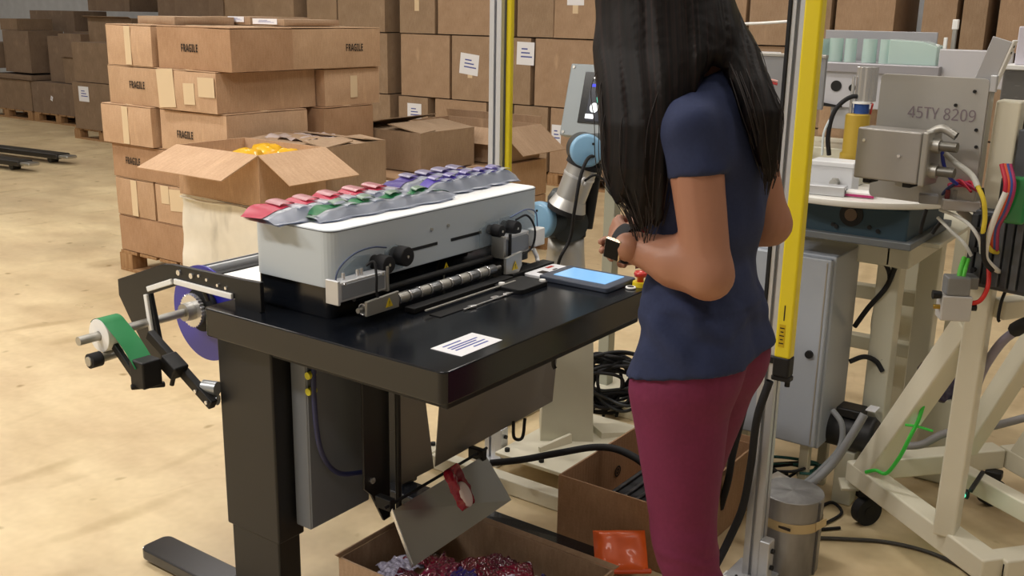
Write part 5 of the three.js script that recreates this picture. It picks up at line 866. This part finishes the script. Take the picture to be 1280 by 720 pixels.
// rear equipment
{
  const t = thing('parts_feeder', 'white parts feeder tray with pale green translucent guards behind the yellow bar', 'feeder', [2.5, 0, 0.06]);
  mesh('tray', rbox(0.3, 0.035, 0.5, 0.004), std(0xa7a5ab, 0.4, 0.5), t, [0, 1.33, -0.02]);
  mesh('front_plate', rbox(0.014, 0.13, 0.36, 0.003), phys(0xc2c2c8, 0.4, 0.2), t, [-0.13, 1.25, -0.06]);
  for (const [z, r, y] of [[-0.13, 0.02, 1.262], [-0.07, 0.013, 1.258], [-0.0, 0.014, 1.262]]) mesh('round_hole', cyl(r, r, 0.004, 28), BLACKM, t, [-0.138, y, z], [0, 0, Math.PI / 2]);
  mesh('lower_block', rbox(0.06, 0.1, 0.13, 0.003), phys(0xa8a9ad, 0.45, 0.2), t, [-0.1, 1.155, -0.08]); mesh('knob', cyl(0.01, 0.01, 0.008, 16), BLACKM, t, [-0.134, 1.15, -0.07], [0, 0, Math.PI / 2]);
  mesh('back_plate', rbox(0.008, 0.12, 0.42, 0.002), phys(0xaaa9ae, 0.42, 0.3), t, [0.1, 1.4, -0.06]);
  const gm = phys(0xd6ece6, 0.25, 0, { transmission: 0.35, thickness: 0, side: THREE.DoubleSide, clearcoat: 0.4 });
  for (const [z, w] of [[-0.17, 0.05], [-0.115, 0.042], [-0.045, 0.05], [0.015, 0.045]]) mesh('green_guard', (() => { const g = new THREE.CylinderGeometry(w / 2, w / 2 * 1.05, 0.085, 24, 1, false); return g; })(), gm, t, [-0.06, 1.39, z]);
  mesh('green_hood', (() => { const s = extrude([[0.04, 0], [0.2, 0], [0.2, 0.06], [0.15, 0.075], [0.04, 0.08]], 0.1, 0.004); s.rotateY(-Math.PI / 2); return s; })(), gm, t, [0.0, 1.35, 0.0]);
  mesh('green_hood', (() => { const s = extrude([[0, 0], [0.1, 0], [0.1, 0.075], [0.03, 0.06], [0, 0.04]], 0.1, 0.004); s.rotateY(-Math.PI / 2); return s; })(), gm, t, [0.0, 1.35, -0.31]);
  for (const z of [0.19, 0.215]) mesh('white_pin', rbox(0.012, 0.09 + (z > 0.2 ? 0.02 : -0.03), 0.012, 0.002), WHITE, t, [-0.05, 1.39, z]);
  mesh('sensor_stem', rbox(0.014, 0.13, 0.014, 0.002), STEEL2, t, [-0.02, 1.42, 0.235]); mesh('sensor_head', rbox(0.02, 0.035, 0.02, 0.003), WHITE, t, [-0.02, 1.49, 0.235]);
  bar('white_arm', [-0.03, 1.36, 0.24], [-0.1, 1.29, 0.33], 0.02, 0.035, WHITE, t); mesh('white_arm_end', rbox(0.03, 0.11, 0.03, 0.004), WHITE, t, [-0.09, 1.26, 0.33]);
  mesh('orange_board', rbox(0.02, 0.14, 0.3, 0.003), CARD[0], t, [0.12, 1.12, -0.12]);
  mesh('cream_shelf', rbox(0.36, 0.05, 0.6, 0.004), CREAM, t, [0.1, 1.0, -0.05]); for (const z of [-0.3, 0.2]) for (const x of [-0.05, 0.25]) mesh('cream_leg', rbox(0.05, 0.976, 0.05, 0.004), CREAM, t, [x, 0.488, z]);
  mesh('column', rbox(0.12, 0.3, 0.2, 0.004), std(0xa7a5ab, 0.4, 0.4), t, [0.06, 1.17, 0.12]);
  mesh('dark_blade', slab([[-0.16, 1.215, -0.28], [-0.14, 1.19, -0.1], [-0.14, 1.185, -0.1], [-0.16, 1.19, -0.28]], 0.01), BLACKM, t);
  const sp = mesh('coiled_hose', new THREE.TorusGeometry(0.03, 0.006, 8, 32), std(0xb8b8b4, 0.4), t, [-0.12, 0.99, -0.24], [0, -Math.PI / 2 + 0.6, 0]); mesh('coiled_hose', new THREE.TorusGeometry(0.017, 0.006, 8, 28), std(0xb8b8b4, 0.4), t, [-0.125, 0.99, -0.24], [0, -Math.PI / 2 + 0.6, 0]);
}
{
  const t = thing('grey_equipment_panel', 'flat grey equipment panel behind the operator shoulder', 'panel', [1.671, 1.31, -0.083]); const y0 = t.position.y; t.position.y = 0;
  mesh('panel', rbox(0.012, 0.16, 0.42, 0.004), phys(0x8f9092, 0.42, 0.3), t, [0, y0, 0]); mesh('panel_edge', rbox(0.02, 0.01, 0.42, 0.002), STEEL2, t, [0, y0 + 0.08, 0]); mesh('stand_post', rbox(0.04, y0 - 0.9, 0.04, 0.003), CREAM, t, [0.02, (y0 + 0.742) / 2, 0.0]); mesh('stand_foot', rbox(0.09, 0.012, 0.12, 0.003), CREAM, t, [0.02, 0.828, 0]);
  for (const [k, c] of [[0, 0xd9a8a0], [0.008, 0xb83a3a]]) mesh('curved_cable', tube([[1.567, 1.286, -0.074], [1.575, 1.306, -0.053], [1.588, 1.317, -0.023], [1.598, 1.313, 0.004]].map((p) => [p[0] - t.position.x, p[1] - k, p[2] - t.position.z]), 0.004, 30), std(c, 0.5), t);
}
{
  const t = thing('white_side_panel', 'pale grey rounded panel standing behind the stainless panel', 'panel', [2.386, 1.342, 0.365]); const y0 = t.position.y; t.position.y = 0;
  mesh('plate', rbox(0.01, 0.13, 0.24, 0.02), phys(0xc4c3c8, 0.42, 0.2), t, [0, y0, 0.03]); mesh('stand_post', rbox(0.04, y0 - 0.03, 0.04, 0.003), CREAM, t, [0.03, (y0 - 0.03) / 2, 0.06]);
  const t2 = thing('white_angle_bracket', 'white tilted angle bracket with two holes above the stainless panel', 'bracket', [1.197, 1.368, 0.687]); t2.rotation.x = 0.28;
  mesh('front_face', rbox(0.006, 0.11, 0.045, 0.002), phys(0xb9b9bc, 0.4, 0.3), t2, [0, 0.04, -0.012]); mesh('side_face', rbox(0.04, 0.115, 0.006, 0.002), WHITE, t2, [0.018, 0.042, 0.012]); for (const y of [0.07, 0.085]) mesh('hole', cyl(0.003, 0.003, 0.002, 10), BLACKM, t2, [0.015, y, 0.0155], [Math.PI / 2, 0, 0]);
  const t3 = thing('white_paper_box', 'white box with printed red line at the right picture edge', 'box', [1.679, 1.382, 0.657]); const y3 = t3.position.y; mesh('box_body', rbox(0.1, 0.1, 0.16, 0.004), phys(0xd8d4e0, 0.5), t3, [0, 0, 0.02]); mesh('red_line', rbox(0.001, 0.004, 0.05, 0.0003), std(0xa03a58, 0.6), t3, [-0.0506, 0.01, -0.01]); mesh('grey_line', rbox(0.001, 0.004, 0.06, 0.0003), std(0x9a96a4, 0.6), t3, [-0.0506, 0.028, -0.01]);
  const t4 = thing('grey_rear_panel', 'wide grey metal panel under the white box at the right edge', 'panel', [1.535, 1.23, 0.703]); const y4 = t4.position.y; t4.position.y = 0; mesh('plate', rbox(0.14, 0.3, 0.24, 0.004), std(0x8c8b89, 0.4, 0.6, { roughnessMap: brushed }), t4, [0.1, y4 - 0.0, 0.06]); mesh('top_strip', rbox(0.16, 0.012, 0.25, 0.002), WHITE, t4, [0.1, y4 + 0.155, 0.06]); bar('mount_arm', [0.06, y4 - 0.05, 0.0], [1.275 - t4.position.x, y4 - 0.05, 0.745 - t4.position.z], 0.03, 0.03, CREAM, t4);
  t3.position.y = y4 + 0.161 + 0.05;t3.position.x=t4.position.x+0.1;t3.position.z=t4.position.z+0.02;
}
tag(mesh('white_string', tube([[1.051, 1.485, 0.119], [1.042, 1.488, 0.175], [1.026, 1.493, 0.243], [1.002, 1.495, 0.291]], 0.0035, 20, 6), WHITE), 'thin white string tied around the guard post', 'string');

// ---------------------------------------------------------------- the operator
// surface nets: one smooth closed mesh of a distance field
function sdfMesh(f, lo, hi, c) {
  const n = [0, 1, 2].map((i) => Math.ceil((hi[i] - lo[i]) / c) + 1), [a, b, e] = n, F = new Float32Array(a * b * e);
  for (let k = 0, q = 0; k < e; k++) for (let j = 0; j < b; j++) for (let i = 0; i < a; i++, q++) F[q] = f(lo[0] + i * c, lo[1] + j * c, lo[2] + k * c);
  const id = new Int32Array(a * b * e).fill(-1), pos = [], ix = [], at = (i, j, k) => i + a * (j + b * k);
  const off = [[0, 0, 0], [1, 0, 0], [0, 1, 0], [1, 1, 0], [0, 0, 1], [1, 0, 1], [0, 1, 1], [1, 1, 1]], ed = [[0, 1], [2, 3], [4, 5], [6, 7], [0, 2], [1, 3], [4, 6], [5, 7], [0, 4], [1, 5], [2, 6], [3, 7]];
  for (let k = 0; k < e - 1; k++) for (let j = 0; j < b - 1; j++) for (let i = 0; i < a - 1; i++) {
    const v = off.map((o) => F[at(i + o[0], j + o[1], k + o[2])]); let m = 0; for (const x of v) if (x < 0) m++; if (m === 0 || m === 8) continue;
    let x = 0, y = 0, z = 0, s = 0;
    for (const [p, q] of ed) if ((v[p] < 0) !== (v[q] < 0)) { const t = v[p] / (v[p] - v[q]); x += off[p][0] + t * (off[q][0] - off[p][0]); y += off[p][1] + t * (off[q][1] - off[p][1]); z += off[p][2] + t * (off[q][2] - off[p][2]); s++; }
    id[at(i, j, k)] = pos.length / 3; pos.push(lo[0] + (i + x / s) * c, lo[1] + (j + y / s) * c, lo[2] + (k + z / s) * c);
  }
  const quad = (p, q, r, s, flip) => { if (p < 0 || q < 0 || r < 0 || s < 0) return; flip ? ix.push(p, r, q, p, s, r) : ix.push(p, q, r, p, r, s); };
  for (let k = 1; k < e - 1; k++) for (let j = 1; j < b - 1; j++) for (let i = 1; i < a - 1; i++) {
    const s = F[at(i, j, k)] < 0;
    if (s !== (F[at(i + 1, j, k)] < 0)) quad(id[at(i, j - 1, k - 1)], id[at(i, j, k - 1)], id[at(i, j, k)], id[at(i, j - 1, k)], !s);
    if (s !== (F[at(i, j + 1, k)] < 0)) quad(id[at(i - 1, j, k - 1)], id[at(i - 1, j, k)], id[at(i, j, k)], id[at(i, j, k - 1)], !s);
    if (s !== (F[at(i, j, k + 1)] < 0)) quad(id[at(i - 1, j - 1, k)], id[at(i, j - 1, k)], id[at(i, j, k)], id[at(i - 1, j, k)], !s);
  }
  const g = new THREE.BufferGeometry(); g.setAttribute('position', new THREE.Float32BufferAttribute(pos, 3)); g.setIndex(ix); g.computeVertexNormals(); return g;
}
const smin = (a, b, k) => { const h = Math.max(k - Math.abs(a - b), 0) / k; return Math.min(a, b) - h * h * k * 0.25; };
const cone = (x, y, z, A, B, ra, rb) => { const bx = B[0] - A[0], by = B[1] - A[1], bz = B[2] - A[2], px = x - A[0], py = y - A[1], pz = z - A[2]; let t = (px * bx + py * by + pz * bz) / (bx * bx + by * by + bz * bz); t = t < 0 ? 0 : t > 1 ? 1 : t; return Math.hypot(px - bx * t, py - by * t, pz - bz * t) - (ra + (rb - ra) * t); };
const ell = (x, y, z, C, r) => { const a = (x - C[0]) / r[0], b = (y - C[1]) / r[1], c = (z - C[2]) / r[2], k = Math.hypot(a, b, c), q = Math.hypot(a / r[0], b / r[1], c / r[2]); return q < 1e-9 ? -Math.min(...r) : k * (k - 1) / q; };
{
  const CX = 0.35;
  const J = { shL: [CX - 0.135, 1.296, 0.398], elL: [0.205, 1.047, 0.452], wrL: [0.215, 1.078, 0.268], shR: [CX + 0.14, 1.302, 0.375], elR: [0.55, 1.085, 0.425], wrR: [0.47, 1.02, 0.24], hipL: [CX - 0.075, 0.785, 0.376], knL: [0.27, 0.47, 0.41], anL: [0.275, 0.085, 0.455], hipR: [CX + 0.075, 0.785, 0.37], knR: [0.42, 0.47, 0.325], anR: [0.43, 0.085, 0.36], neck: [CX, 1.385, 0.365], head: [CX, 1.54, 0.24] };
  const torso = (x, y, z) => {
    const ax = CX + Math.abs(x - CX);
    let d = ell(x, y, z, [CX, 0.89, 0.378], [0.15, 0.13, 0.09]);
    d = smin(d, ell(ax, y, z, [CX + 0.068, 0.84, 0.408], [0.088, 0.09, 0.082]), 0.05);
    d = smin(d, ell(x, y, z, [CX, 1.05, 0.375], [0.12, 0.18, 0.078]), 0.07);
    d = smin(d, ell(x, y, z, [CX, 1.225, 0.366], [0.134, 0.15, 0.096]), 0.07);
    d = smin(d, ell(ax, y, z, [CX + 0.062, 1.2, 0.308], [0.054, 0.056, 0.046]), 0.05);
    d = smin(d, cone(ax, y, z, [CX + 0.02, 1.34, 0.375], [CX + 0.125, 1.302, 0.385], 0.05, 0.046), 0.05);
    return d;
  };
  const arms = (x, y, z) => {
    let d = smin(cone(x, y, z, J.shL, J.elL, 0.051, 0.042), cone(x, y, z, J.elL, [0.208, 1.058, 0.385], 0.042, 0.041), 0.025); d = smin(d, cone(x, y, z, [0.208, 1.058, 0.385], J.wrL, 0.041, 0.029), 0.03);
    let e = smin(cone(x, y, z, J.shR, J.elR, 0.051, 0.041), cone(x, y, z, J.elR, J.wrR, 0.042, 0.026), 0.025); return Math.min(d, e);
  };
  const legs = (x, y, z) => {
    const leg = (h, k, a) => { let d = cone(x, y, z, h, k, 0.097, 0.058); const cf = [k[0] + (a[0] - k[0]) * 0.3, k[1] + (a[1] - k[1]) * 0.3, k[2] + (a[2] - k[2]) * 0.3 + 0.02]; d = smin(d, cone(x, y, z, k, cf, 0.054, 0.054), 0.03); d = smin(d, cone(x, y, z, cf, a, 0.053, 0.034), 0.03); return d; };
    return smin(leg(J.hipL, J.knL, J.anL), leg(J.hipR, J.knR, J.anR), 0.012);
  };
  const feet = (x, y, z) => Math.min(...[[J.anL, -0.03], [J.anR, 0.03]].map(([a, o]) => smin(cone(x, y, z, [a[0], 0.07, a[2]], [a[0], 0.045, a[2] + 0.035], 0.034, 0.034), cone(x, y, z, [a[0], 0.045, a[2]], [a[0] + o, 0.03, a[2] - 0.16], 0.034, 0.024), 0.03)));
  const hd = (x, y, z) => { // tilted head frame: q forward (face), u up
    const t = 0.42, ct = Math.cos(t), st = Math.sin(t), px = x - J.head[0], py = y - J.head[1], pz = -(z - J.head[2]); return [px, py * ct + pz * st, pz * ct - py * st]; };
  const head = (x, y, z) => {
    const [px, u, q] = hd(x, y, z), ax = Math.abs(px);
    let d = ell(px, u, q, [0, 0.03, -0.008], [0.073, 0.088, 0.09]);
    d = smin(d, ell(px, u, q, [0, -0.045, 0.032], [0.054, 0.062, 0.052]), 0.045);
    d = smin(d, cone(px, u, q, [0, 0.018, 0.082], [0, -0.026, 0.104], 0.009, 0.012), 0.014);
    d = smin(d, ell(ax, u, q, [0.013, -0.03, 0.09], [0.009, 0.008, 0.01]), 0.01);
    d = smin(d, ell(px, u, q, [0, -0.058, 0.084], [0.024, 0.008, 0.01]), 0.008); d = smin(d, ell(px, u, q, [0, -0.071, 0.08], [0.02, 0.008, 0.01]), 0.008);
    d = smin(d, ell(px, u, q, [0, -0.098, 0.062], [0.022, 0.018, 0.02]), 0.02);
    d = Math.max(d, -ell(ax, u, q, [0.031, 0.012, 0.094], [0.017, 0.012, 0.02])); d = smin(d, ell(ax, u, q, [0.031, 0.034, 0.074], [0.022, 0.006, 0.012]), 0.012);
    d = smin(d, ell(ax, u, q, [0.078, 0.0, -0.01], [0.008, 0.03, 0.018]), 0.008);
    return d;
  };
  const neck = (x, y, z) => cone(x, y, z, [CX, 1.36, 0.378], [CX, 1.47, 0.29], 0.052, 0.046);
  const body = (x, y, z) => { let d = smin(torso(x, y, z), legs(x, y, z), 0.035); d = smin(d, arms(x, y, z), 0.022); d = smin(d, neck(x, y, z), 0.03); d = smin(d, head(x, y, z), 0.02); return smin(d, feet(x, y, z), 0.02); };
  // hands: palm block and five bent fingers, each on its own fine grid
  const hand = (w, dir, pal) => {
    const d = v3(dir).normalize(), n = v3(pal).addScaledVector(d, -v3(pal).dot(d)).normalize(), s = d.clone().cross(n); if (s.y < 0) s.negate();
    const at = (a, b, c) => v3(w).addScaledVector(d, a).addScaledVector(s, b).addScaledVector(n, c), arr = (q) => [q.x, q.y, q.z], B = [];
    const add = (p, q, r1, r2) => B.push([arr(p), arr(q), r1, r2]);
    add(at(-0.03, 0, 0), at(0.012, 0, 0), 0.028, 0.026);
    for (const o of [-0.024, -0.008, 0.008, 0.024]) add(at(0.012, o * 0.6, 0), at(0.082 - Math.abs(o - 0.008) * 0.3, o * 1.05, 0.002), 0.015, 0.0115);
    [[0.026, 1, 0.5], [0.009, 1.08, 0.62], [-0.009, 1, 0.72], [-0.025, 0.8, 0.85]].forEach(([o, L, b]) => {
      let p = at(0.084 - Math.abs(o - 0.008) * 0.3, o, 0.002), a = 0;
      for (const [l, r1, r2, f] of [[0.041, 0.0098, 0.0088, 0.7], [0.026, 0.0088, 0.008, 1.15], [0.021, 0.008, 0.0068, 0.7]]) { a += b * f; const q = p.clone().addScaledVector(d, Math.cos(a) * l * L).addScaledVector(n, Math.sin(a) * l * L); add(p, q, r1, r2); p = q; }
    });
    let p = at(0.02, 0.018, 0.008); for (const [a, b, c, r1, r2] of [[0.03, 0.02, 0.02, 0.014, 0.0115], [0.026, 0.004, 0.018, 0.0115, 0.0098], [0.022, -0.004, 0.008, 0.0098, 0.0078]]) { const q = p.clone().addScaledVector(d, a).addScaledVector(s, b).addScaledVector(n, c); add(p, q, r1, r2); p = q; }
    const f = (x, y, z) => { let r = 1; B.forEach(([a, b, ra, rb], i) => { r = smin(r, cone(x, y, z, a, b, ra, rb), i < 5 ? 0.012 : 0.004); }); return r; };
    const lo = [9, 9, 9], hi = [-9, -9, -9]; for (const [a, b] of B) for (const q of [a, b]) for (let i = 0; i < 3; i++) { lo[i] = Math.min(lo[i], q[i] - 0.034); hi[i] = Math.max(hi[i], q[i] + 0.034); }
    return sdfMesh(f, lo, hi, 0.003);
  };
  const BASE = [CX, 0, 0.39], mv = (g) => { g.translate(-BASE[0], -BASE[1], -BASE[2]); return g; };
  const SKIN = phys(0xa3735c, 0.5, 0, { sheen: 0.2, sheenRoughness: 0.5 });
  const parts = [sdfMesh(body, [0.08, -0.02, 0.06], [0.66, 1.72, 0.62], 0.0095), hand(J.wrL, [0.75, 0.02, -0.75], [0.75, -0.25, 0.7]), hand(J.wrR, [-0.35, -0.1, -1], [-1, 0, 0.1])];
  const t = thing('person', 'woman with long dark hair, navy tee, maroon leggings and wrist watch, standing at the table', 'person', BASE);
  mesh('body', mv(mergeGeometries(parts)), SKIN, t);
  for (const s of [-1, 1]) { const tq = 0.42, u = 0.012, q = 0.078, e = mesh('eye', new THREE.SphereGeometry(0.0115, 20, 14), phys(0xf0ece6, 0.2), t, [s * 0.031, J.head[1] + u * Math.cos(tq) - q * Math.sin(tq), J.head[2] - BASE[2] - (q * Math.cos(tq) + u * Math.sin(tq))]); mesh('iris', new THREE.SphereGeometry(0.006, 14, 10), std(0x2a1a12, 0.2), e, [0, -0.003, -0.0068]); }
  // tee
  const cutY = (x, z) => 0.835 + (z - 0.4) * 0.22 + 0.006 * Math.sin((x - CX) * 22);
  const sleeve = (x, y, z, s, e, f, r) => { const ax = e[0] - s[0], ay = e[1] - s[1], az = e[2] - s[2], L = Math.hypot(ax, ay, az), k = ((x - s[0]) * ax + (y - s[1]) * ay + (z - s[2]) * az) / L; return Math.max(cone(x, y, z, s, e, r, r + 0.004), k - L * f); };
  const wr = (x, y, z) => -0.005 * (0.6 + Math.sin((y * 74 + 9 * N(x * 5, z * 5, 3) + (x - CX) * 14))) * Math.exp(-(((y - 0.925) / 0.07) ** 2)) + 0.009 * N(x * 9, y * 11, z * 9) + 0.005 * N(x * 22 + y * 9, y * 14, z * 22) + 0.004 * Math.max(0, N(x * 26 + y * 20, y * 5, z * 26 + 4)) * (y < 1.28 && y > 0.95 ? 1 : 0.2);
  const tee = (x, y, z) => {
    let d = (y < 1.0 ? smin(torso(x, y, z), legs(x, y, z), 0.035) : torso(x, y, z)) - 0.013; if (y < 0.95) d -= (0.95 - y) * 0.03;
    d = smin(d, sleeve(x, y, z, J.shL, J.elL, 0.29, 0.052), 0.03); d = smin(d, sleeve(x, y, z, J.shR, J.elR, 0.29, 0.055), 0.03);
    d = smin(d, cone(x, y, z, [CX, 1.335, 0.38], [CX, 1.4, 0.358], 0.064, 0.058), 0.03);
    d += Math.min(y < 0.96 ? 0.001 : 0.005, wr(x, y, z)) + (y < 0.96 ? 0.004 : 0); d = Math.max(d, cutY(x, z) - y);
    return Math.max(d, (y - 1.388) * 0.85 + (0.372 - z) * 0.55);
  };
  const NAVY = std(0xffffff, 0.88, 0, { map: tex(128, 128, (u, v) => { const n = T1(u, v, 60, 60, 3) * 4 + T4(u, v, 6, 6, 5) * 5; return [34 + n, 44 + n, 78 + n]; }) });
  const teeG = mv(sdfMesh(tee, [0.06, 0.74, 0.16], [0.64, 1.44, 0.62], 0.007)); mesh('tee_shirt', uvBox(teeG, 3), NAVY, t);
  // leggings
  const leg = (x, y, z) => { let d = smin(torso(x, y, z) - 0.004, legs(x, y, z) - 0.004, 0.035); d += 0.0018 * Math.sin(y * 150 + z * 40 + N(x * 9, y * 9, z * 9) * 9) * Math.exp(-(((y - 0.46) / 0.05) ** 2)) + 0.0025 * N(x * 12, y * 9, z * 12); return Math.max(d, y - 0.9, 0.11 - y); };
  const WINE = std(0xffffff, 0.78, 0, { map: tex(128, 128, (u, v) => { const n = T1(u, v, 60, 40, 9) * 5 + T4(u, v, 6, 6, 15) * 6; return [108 + n, 25 + n * 0.5, 66 + n * 0.7]; }) });
  mesh('leggings', uvBox(mv(sdfMesh(leg, [0.12, 0.08, 0.2], [0.58, 0.94, 0.62], 0.0075)), 3), WINE, t);
  for (const a of [J.anL, J.anR]) { const o = a === J.anL ? -0.03 : 0.03; mesh('shoe', mv(sdfMesh((x, y, z) => Math.max(smin(cone(x, y, z, [a[0], 0.055, a[2] + 0.03], [a[0] + o * 0.5, 0.045, a[2] - 0.07], 0.047, 0.046), cone(x, y, z, [a[0] + o * 0.5, 0.045, a[2] - 0.07], [a[0] + o, 0.034, a[2] - 0.165], 0.046, 0.033), 0.03), 0.001 - y, y - 0.085 - (z - a[2]) * 0.2), [a[0] - 0.1, -0.01, a[2] - 0.24], [a[0] + 0.1, 0.13, a[2] + 0.12], 0.006)), std(0x2b2b30, 0.7), t); }
  // hair
  const TAB = [[1.65, 0.25, 0.02, 0.335, 0.02], [1.61, 0.255, 0.07, 0.33, 0.06], [1.57, 0.258, 0.11, 0.322, 0.08], [1.53, 0.262, 0.125, 0.318, 0.085], [1.44, 0.282, 0.128, 0.275, 0.066], [1.37, 0.285, 0.1, 0.235, 0.055], [1.308, 0.29, 0.078, 0.206, 0.048], [1.232, 0.295, 0.07, 0.194, 0.04], [1.19, 0.303, 0.058, 0.192, 0.03], [1.145, 0.32, 0.032, 0.192, 0.014], [1.115, 0.325, 0.01, 0.192, 0.006]];
  const BT = [[1.62, 0.27, 0.02, 0.352, 0.02], [1.58, 0.285, 0.055, 0.354, 0.06], [1.55, 0.3, 0.07, 0.358, 0.075], [1.5, 0.335, 0.068, 0.362, 0.075], [1.446, 0.4, 0.046, 0.36, 0.06], [1.392, 0.448, 0.036, 0.33, 0.05], [1.337, 0.478, 0.04, 0.32, 0.05], [1.279, 0.492, 0.026, 0.325, 0.036], [1.231, 0.5, 0.014, 0.335, 0.018], [1.21, 0.5, 0.006, 0.336, 0.008]];
  const lock = (x, y, z, T) => { const n = T.length; let i = 0; while (i < n - 2 && y < T[i + 1][0]) i++; const A = T[i], B = T[i + 1], k = Math.min(1, Math.max(0, (A[0] - y) / (A[0] - B[0]))), m = (q) => A[q] + (B[q] - A[q]) * k, hz = m(2), hx = m(4), a = (z - m(1)) / hz, b = (x - m(3)) / hx; return Math.max((Math.hypot(a, b) - 1) * Math.min(hz, hx), y - T[0][0], T[n - 1][0] - y); };
  const hair = (x, y, z) => {
    const [px, u, q] = hd(x, y, z);
    let d = ell(px, u, q, [0, 0.04, -0.018], [0.092, 0.102, 0.112]); d = Math.max(d, -ell(px, u, q, [0.02, -0.04, 0.12], [0.055, 0.1, 0.07]));
    d = smin(d, lock(x, y, z, TAB), Math.min(0.05, Math.max(0.016, (y - 1.36) * 0.4))); d = smin(d, lock(x, y, z, BT), Math.min(0.05, Math.max(0.016, (y - 1.36) * 0.4)));
    const w = x * 0.7 + z * 0.75, low = Math.max(0, 1.3 - y);
    return d + 0.004 * N(w * 105 + y, y * 0.7, x * 20) + (0.003 + low * 0.05) * N(w * 46 + y, y * 0.5, 7 + x * 9) + 0.0012 * N(w * 210, y * 1.5, 4);
  };
  const hg = sdfMesh(hair, [0.11, 1.06, 0.06], [0.56, 1.72, 0.56], 0.0055);
  { const p = hg.attributes.position, uv = new Float32Array(p.count * 2); for (let i = 0; i < p.count; i++) { uv[2 * i] = (p.getX(i) * 0.7 + p.getZ(i) * 0.75) * 4; uv[2 * i + 1] = p.getY(i) * 0.8; } hg.setAttribute('uv', new THREE.BufferAttribute(uv, 2)); }
  const HAIR = phys(0xffffff, 0.5, 0, { specularIntensity: 0.35, map: tex(512, 64, (u, v) => { const n = T1(u, v, 128, 2, 4) * 14 + T1(u, v, 40, 1, 8) * 14 + T1(u, v, 9, 1, 2) * 8, r = Math.max(0, T1(u, v, 60, 1, 14)) * 30; return [13 + n * 0.7 + r, 9 + n * 0.45 + r * 0.5, 9 + n * 0.4 + r * 0.4]; }), anisotropy: 0.6, anisotropyRotation: Math.PI / 2 });
  const H = mesh('hair', mv(hg), HAIR, t);
  const q = rng(77), DK = std(0x231a18, 0.6), strands = [];
  for (let i = 0; i < 90; i++) { const back = i % 3 === 2, T = back ? BT : TAB, ang = q() * 6.28, rad = 0.86 + q() * 0.22, pts = [], dr = (q() - 0.5) * 0.02, s0 = back ? 3 : 4, st = 1 + Math.floor(q() * 4), last = T.length - 1 - Math.floor(q() * 2); for (let k = s0; k <= last; k++) { const r = T[k]; pts.push(V(r[3] + Math.cos(ang) * r[4] * (k < s0 + st ? 0.75 : rad), r[0] - (k === last ? q() * 0.03 : 0), r[1] + Math.sin(ang) * r[2] * (k < s0 + st ? 0.75 : rad) + dr * (k / last))); } strands.push(tube(pts, 0.0009, 26, 4)); }
  mesh('loose_strands', mv(mergeGeometries(strands)), DK, H).userData.kind = 'stuff';
  // watch on the left wrist
  const wd = v3(J.wrL).sub(v3([0.208, 1.058, 0.385])).normalize(), wc = v3(J.wrL).addScaledVector(wd, -0.004).sub(v3(BASE));
  const wg = new THREE.Group(); wg.name = 'wrist_watch'; wg.position.copy(wc); t.add(wg); const side = V(-1, 0.05, 0).addScaledVector(wd, -V(-1, 0.05, 0).dot(wd)).normalize(), upv = wd.clone().cross(side).normalize();
  wg.quaternion.setFromRotationMatrix(new THREE.Matrix4().makeBasis(side, upv, wd.clone()).multiply(new THREE.Matrix4().makeRotationZ(-0.15)));
  const band = []; for (let i = 0; i < 40; i++) { const a = (i / 40) * 6.283; band.push([0.0375 * Math.cos(a), 0.0365 * Math.sin(a)]); }
  const inner = []; for (let i = 0; i < 40; i++) { const a = (-i / 40) * 6.283; inner.push([0.0345 * Math.cos(a), 0.0335 * Math.sin(a)]); }
  const bg = extrude(band, 0.024, 0.0008, [inner]); bg.translate(0, 0, -0.012); mesh('band', bg, std(0x2e2f33, 0.75), wg);
  mesh('case', rbox(0.011, 0.042, 0.037, 0.004, 3), phys(0xd8c2a8, 0.25, 0.9), wg, [0.0405, 0, 0]); mesh('watch_glass', rbox(0.003, 0.037, 0.032, 0.0014), phys(0x060608, 0.3, 0, { specularIntensity: 0.3 }), wg, [0.0455, 0, 0]); mesh('crown', cyl(0.003, 0.003, 0.003, 14), CHROME, wg, [0.039, 0.008, -0.0195], [Math.PI / 2, 0, 0]);
}
{
  const p = thing('pink_bag', 'small red and white bag held in front of the operator', 'bag', [0.346, 1.059, 0.244]);
  mesh('pouch', new ParametricGeometry((u, v, o) => { const e = Math.max(0, Math.sin(u * 3.1415) * Math.sin(v * 3.1415)) ** 0.5; o.set((u - 0.5) * 0.07, (v - 0.5) * 0.11, 0.012 * e + 0.006 * N(u * 6, v * 6, 3)); }, 18, 20), phys(0x9c1c34, 0.25, 0, { side: THREE.DoubleSide, clearcoat: 0.6 }), p); mesh('white_filling', rbox(0.03, 0.04, 0.01, 0.004), WHITE, p, [0, 0.0, 0.018]);
}

renderer.render(scene, camera);
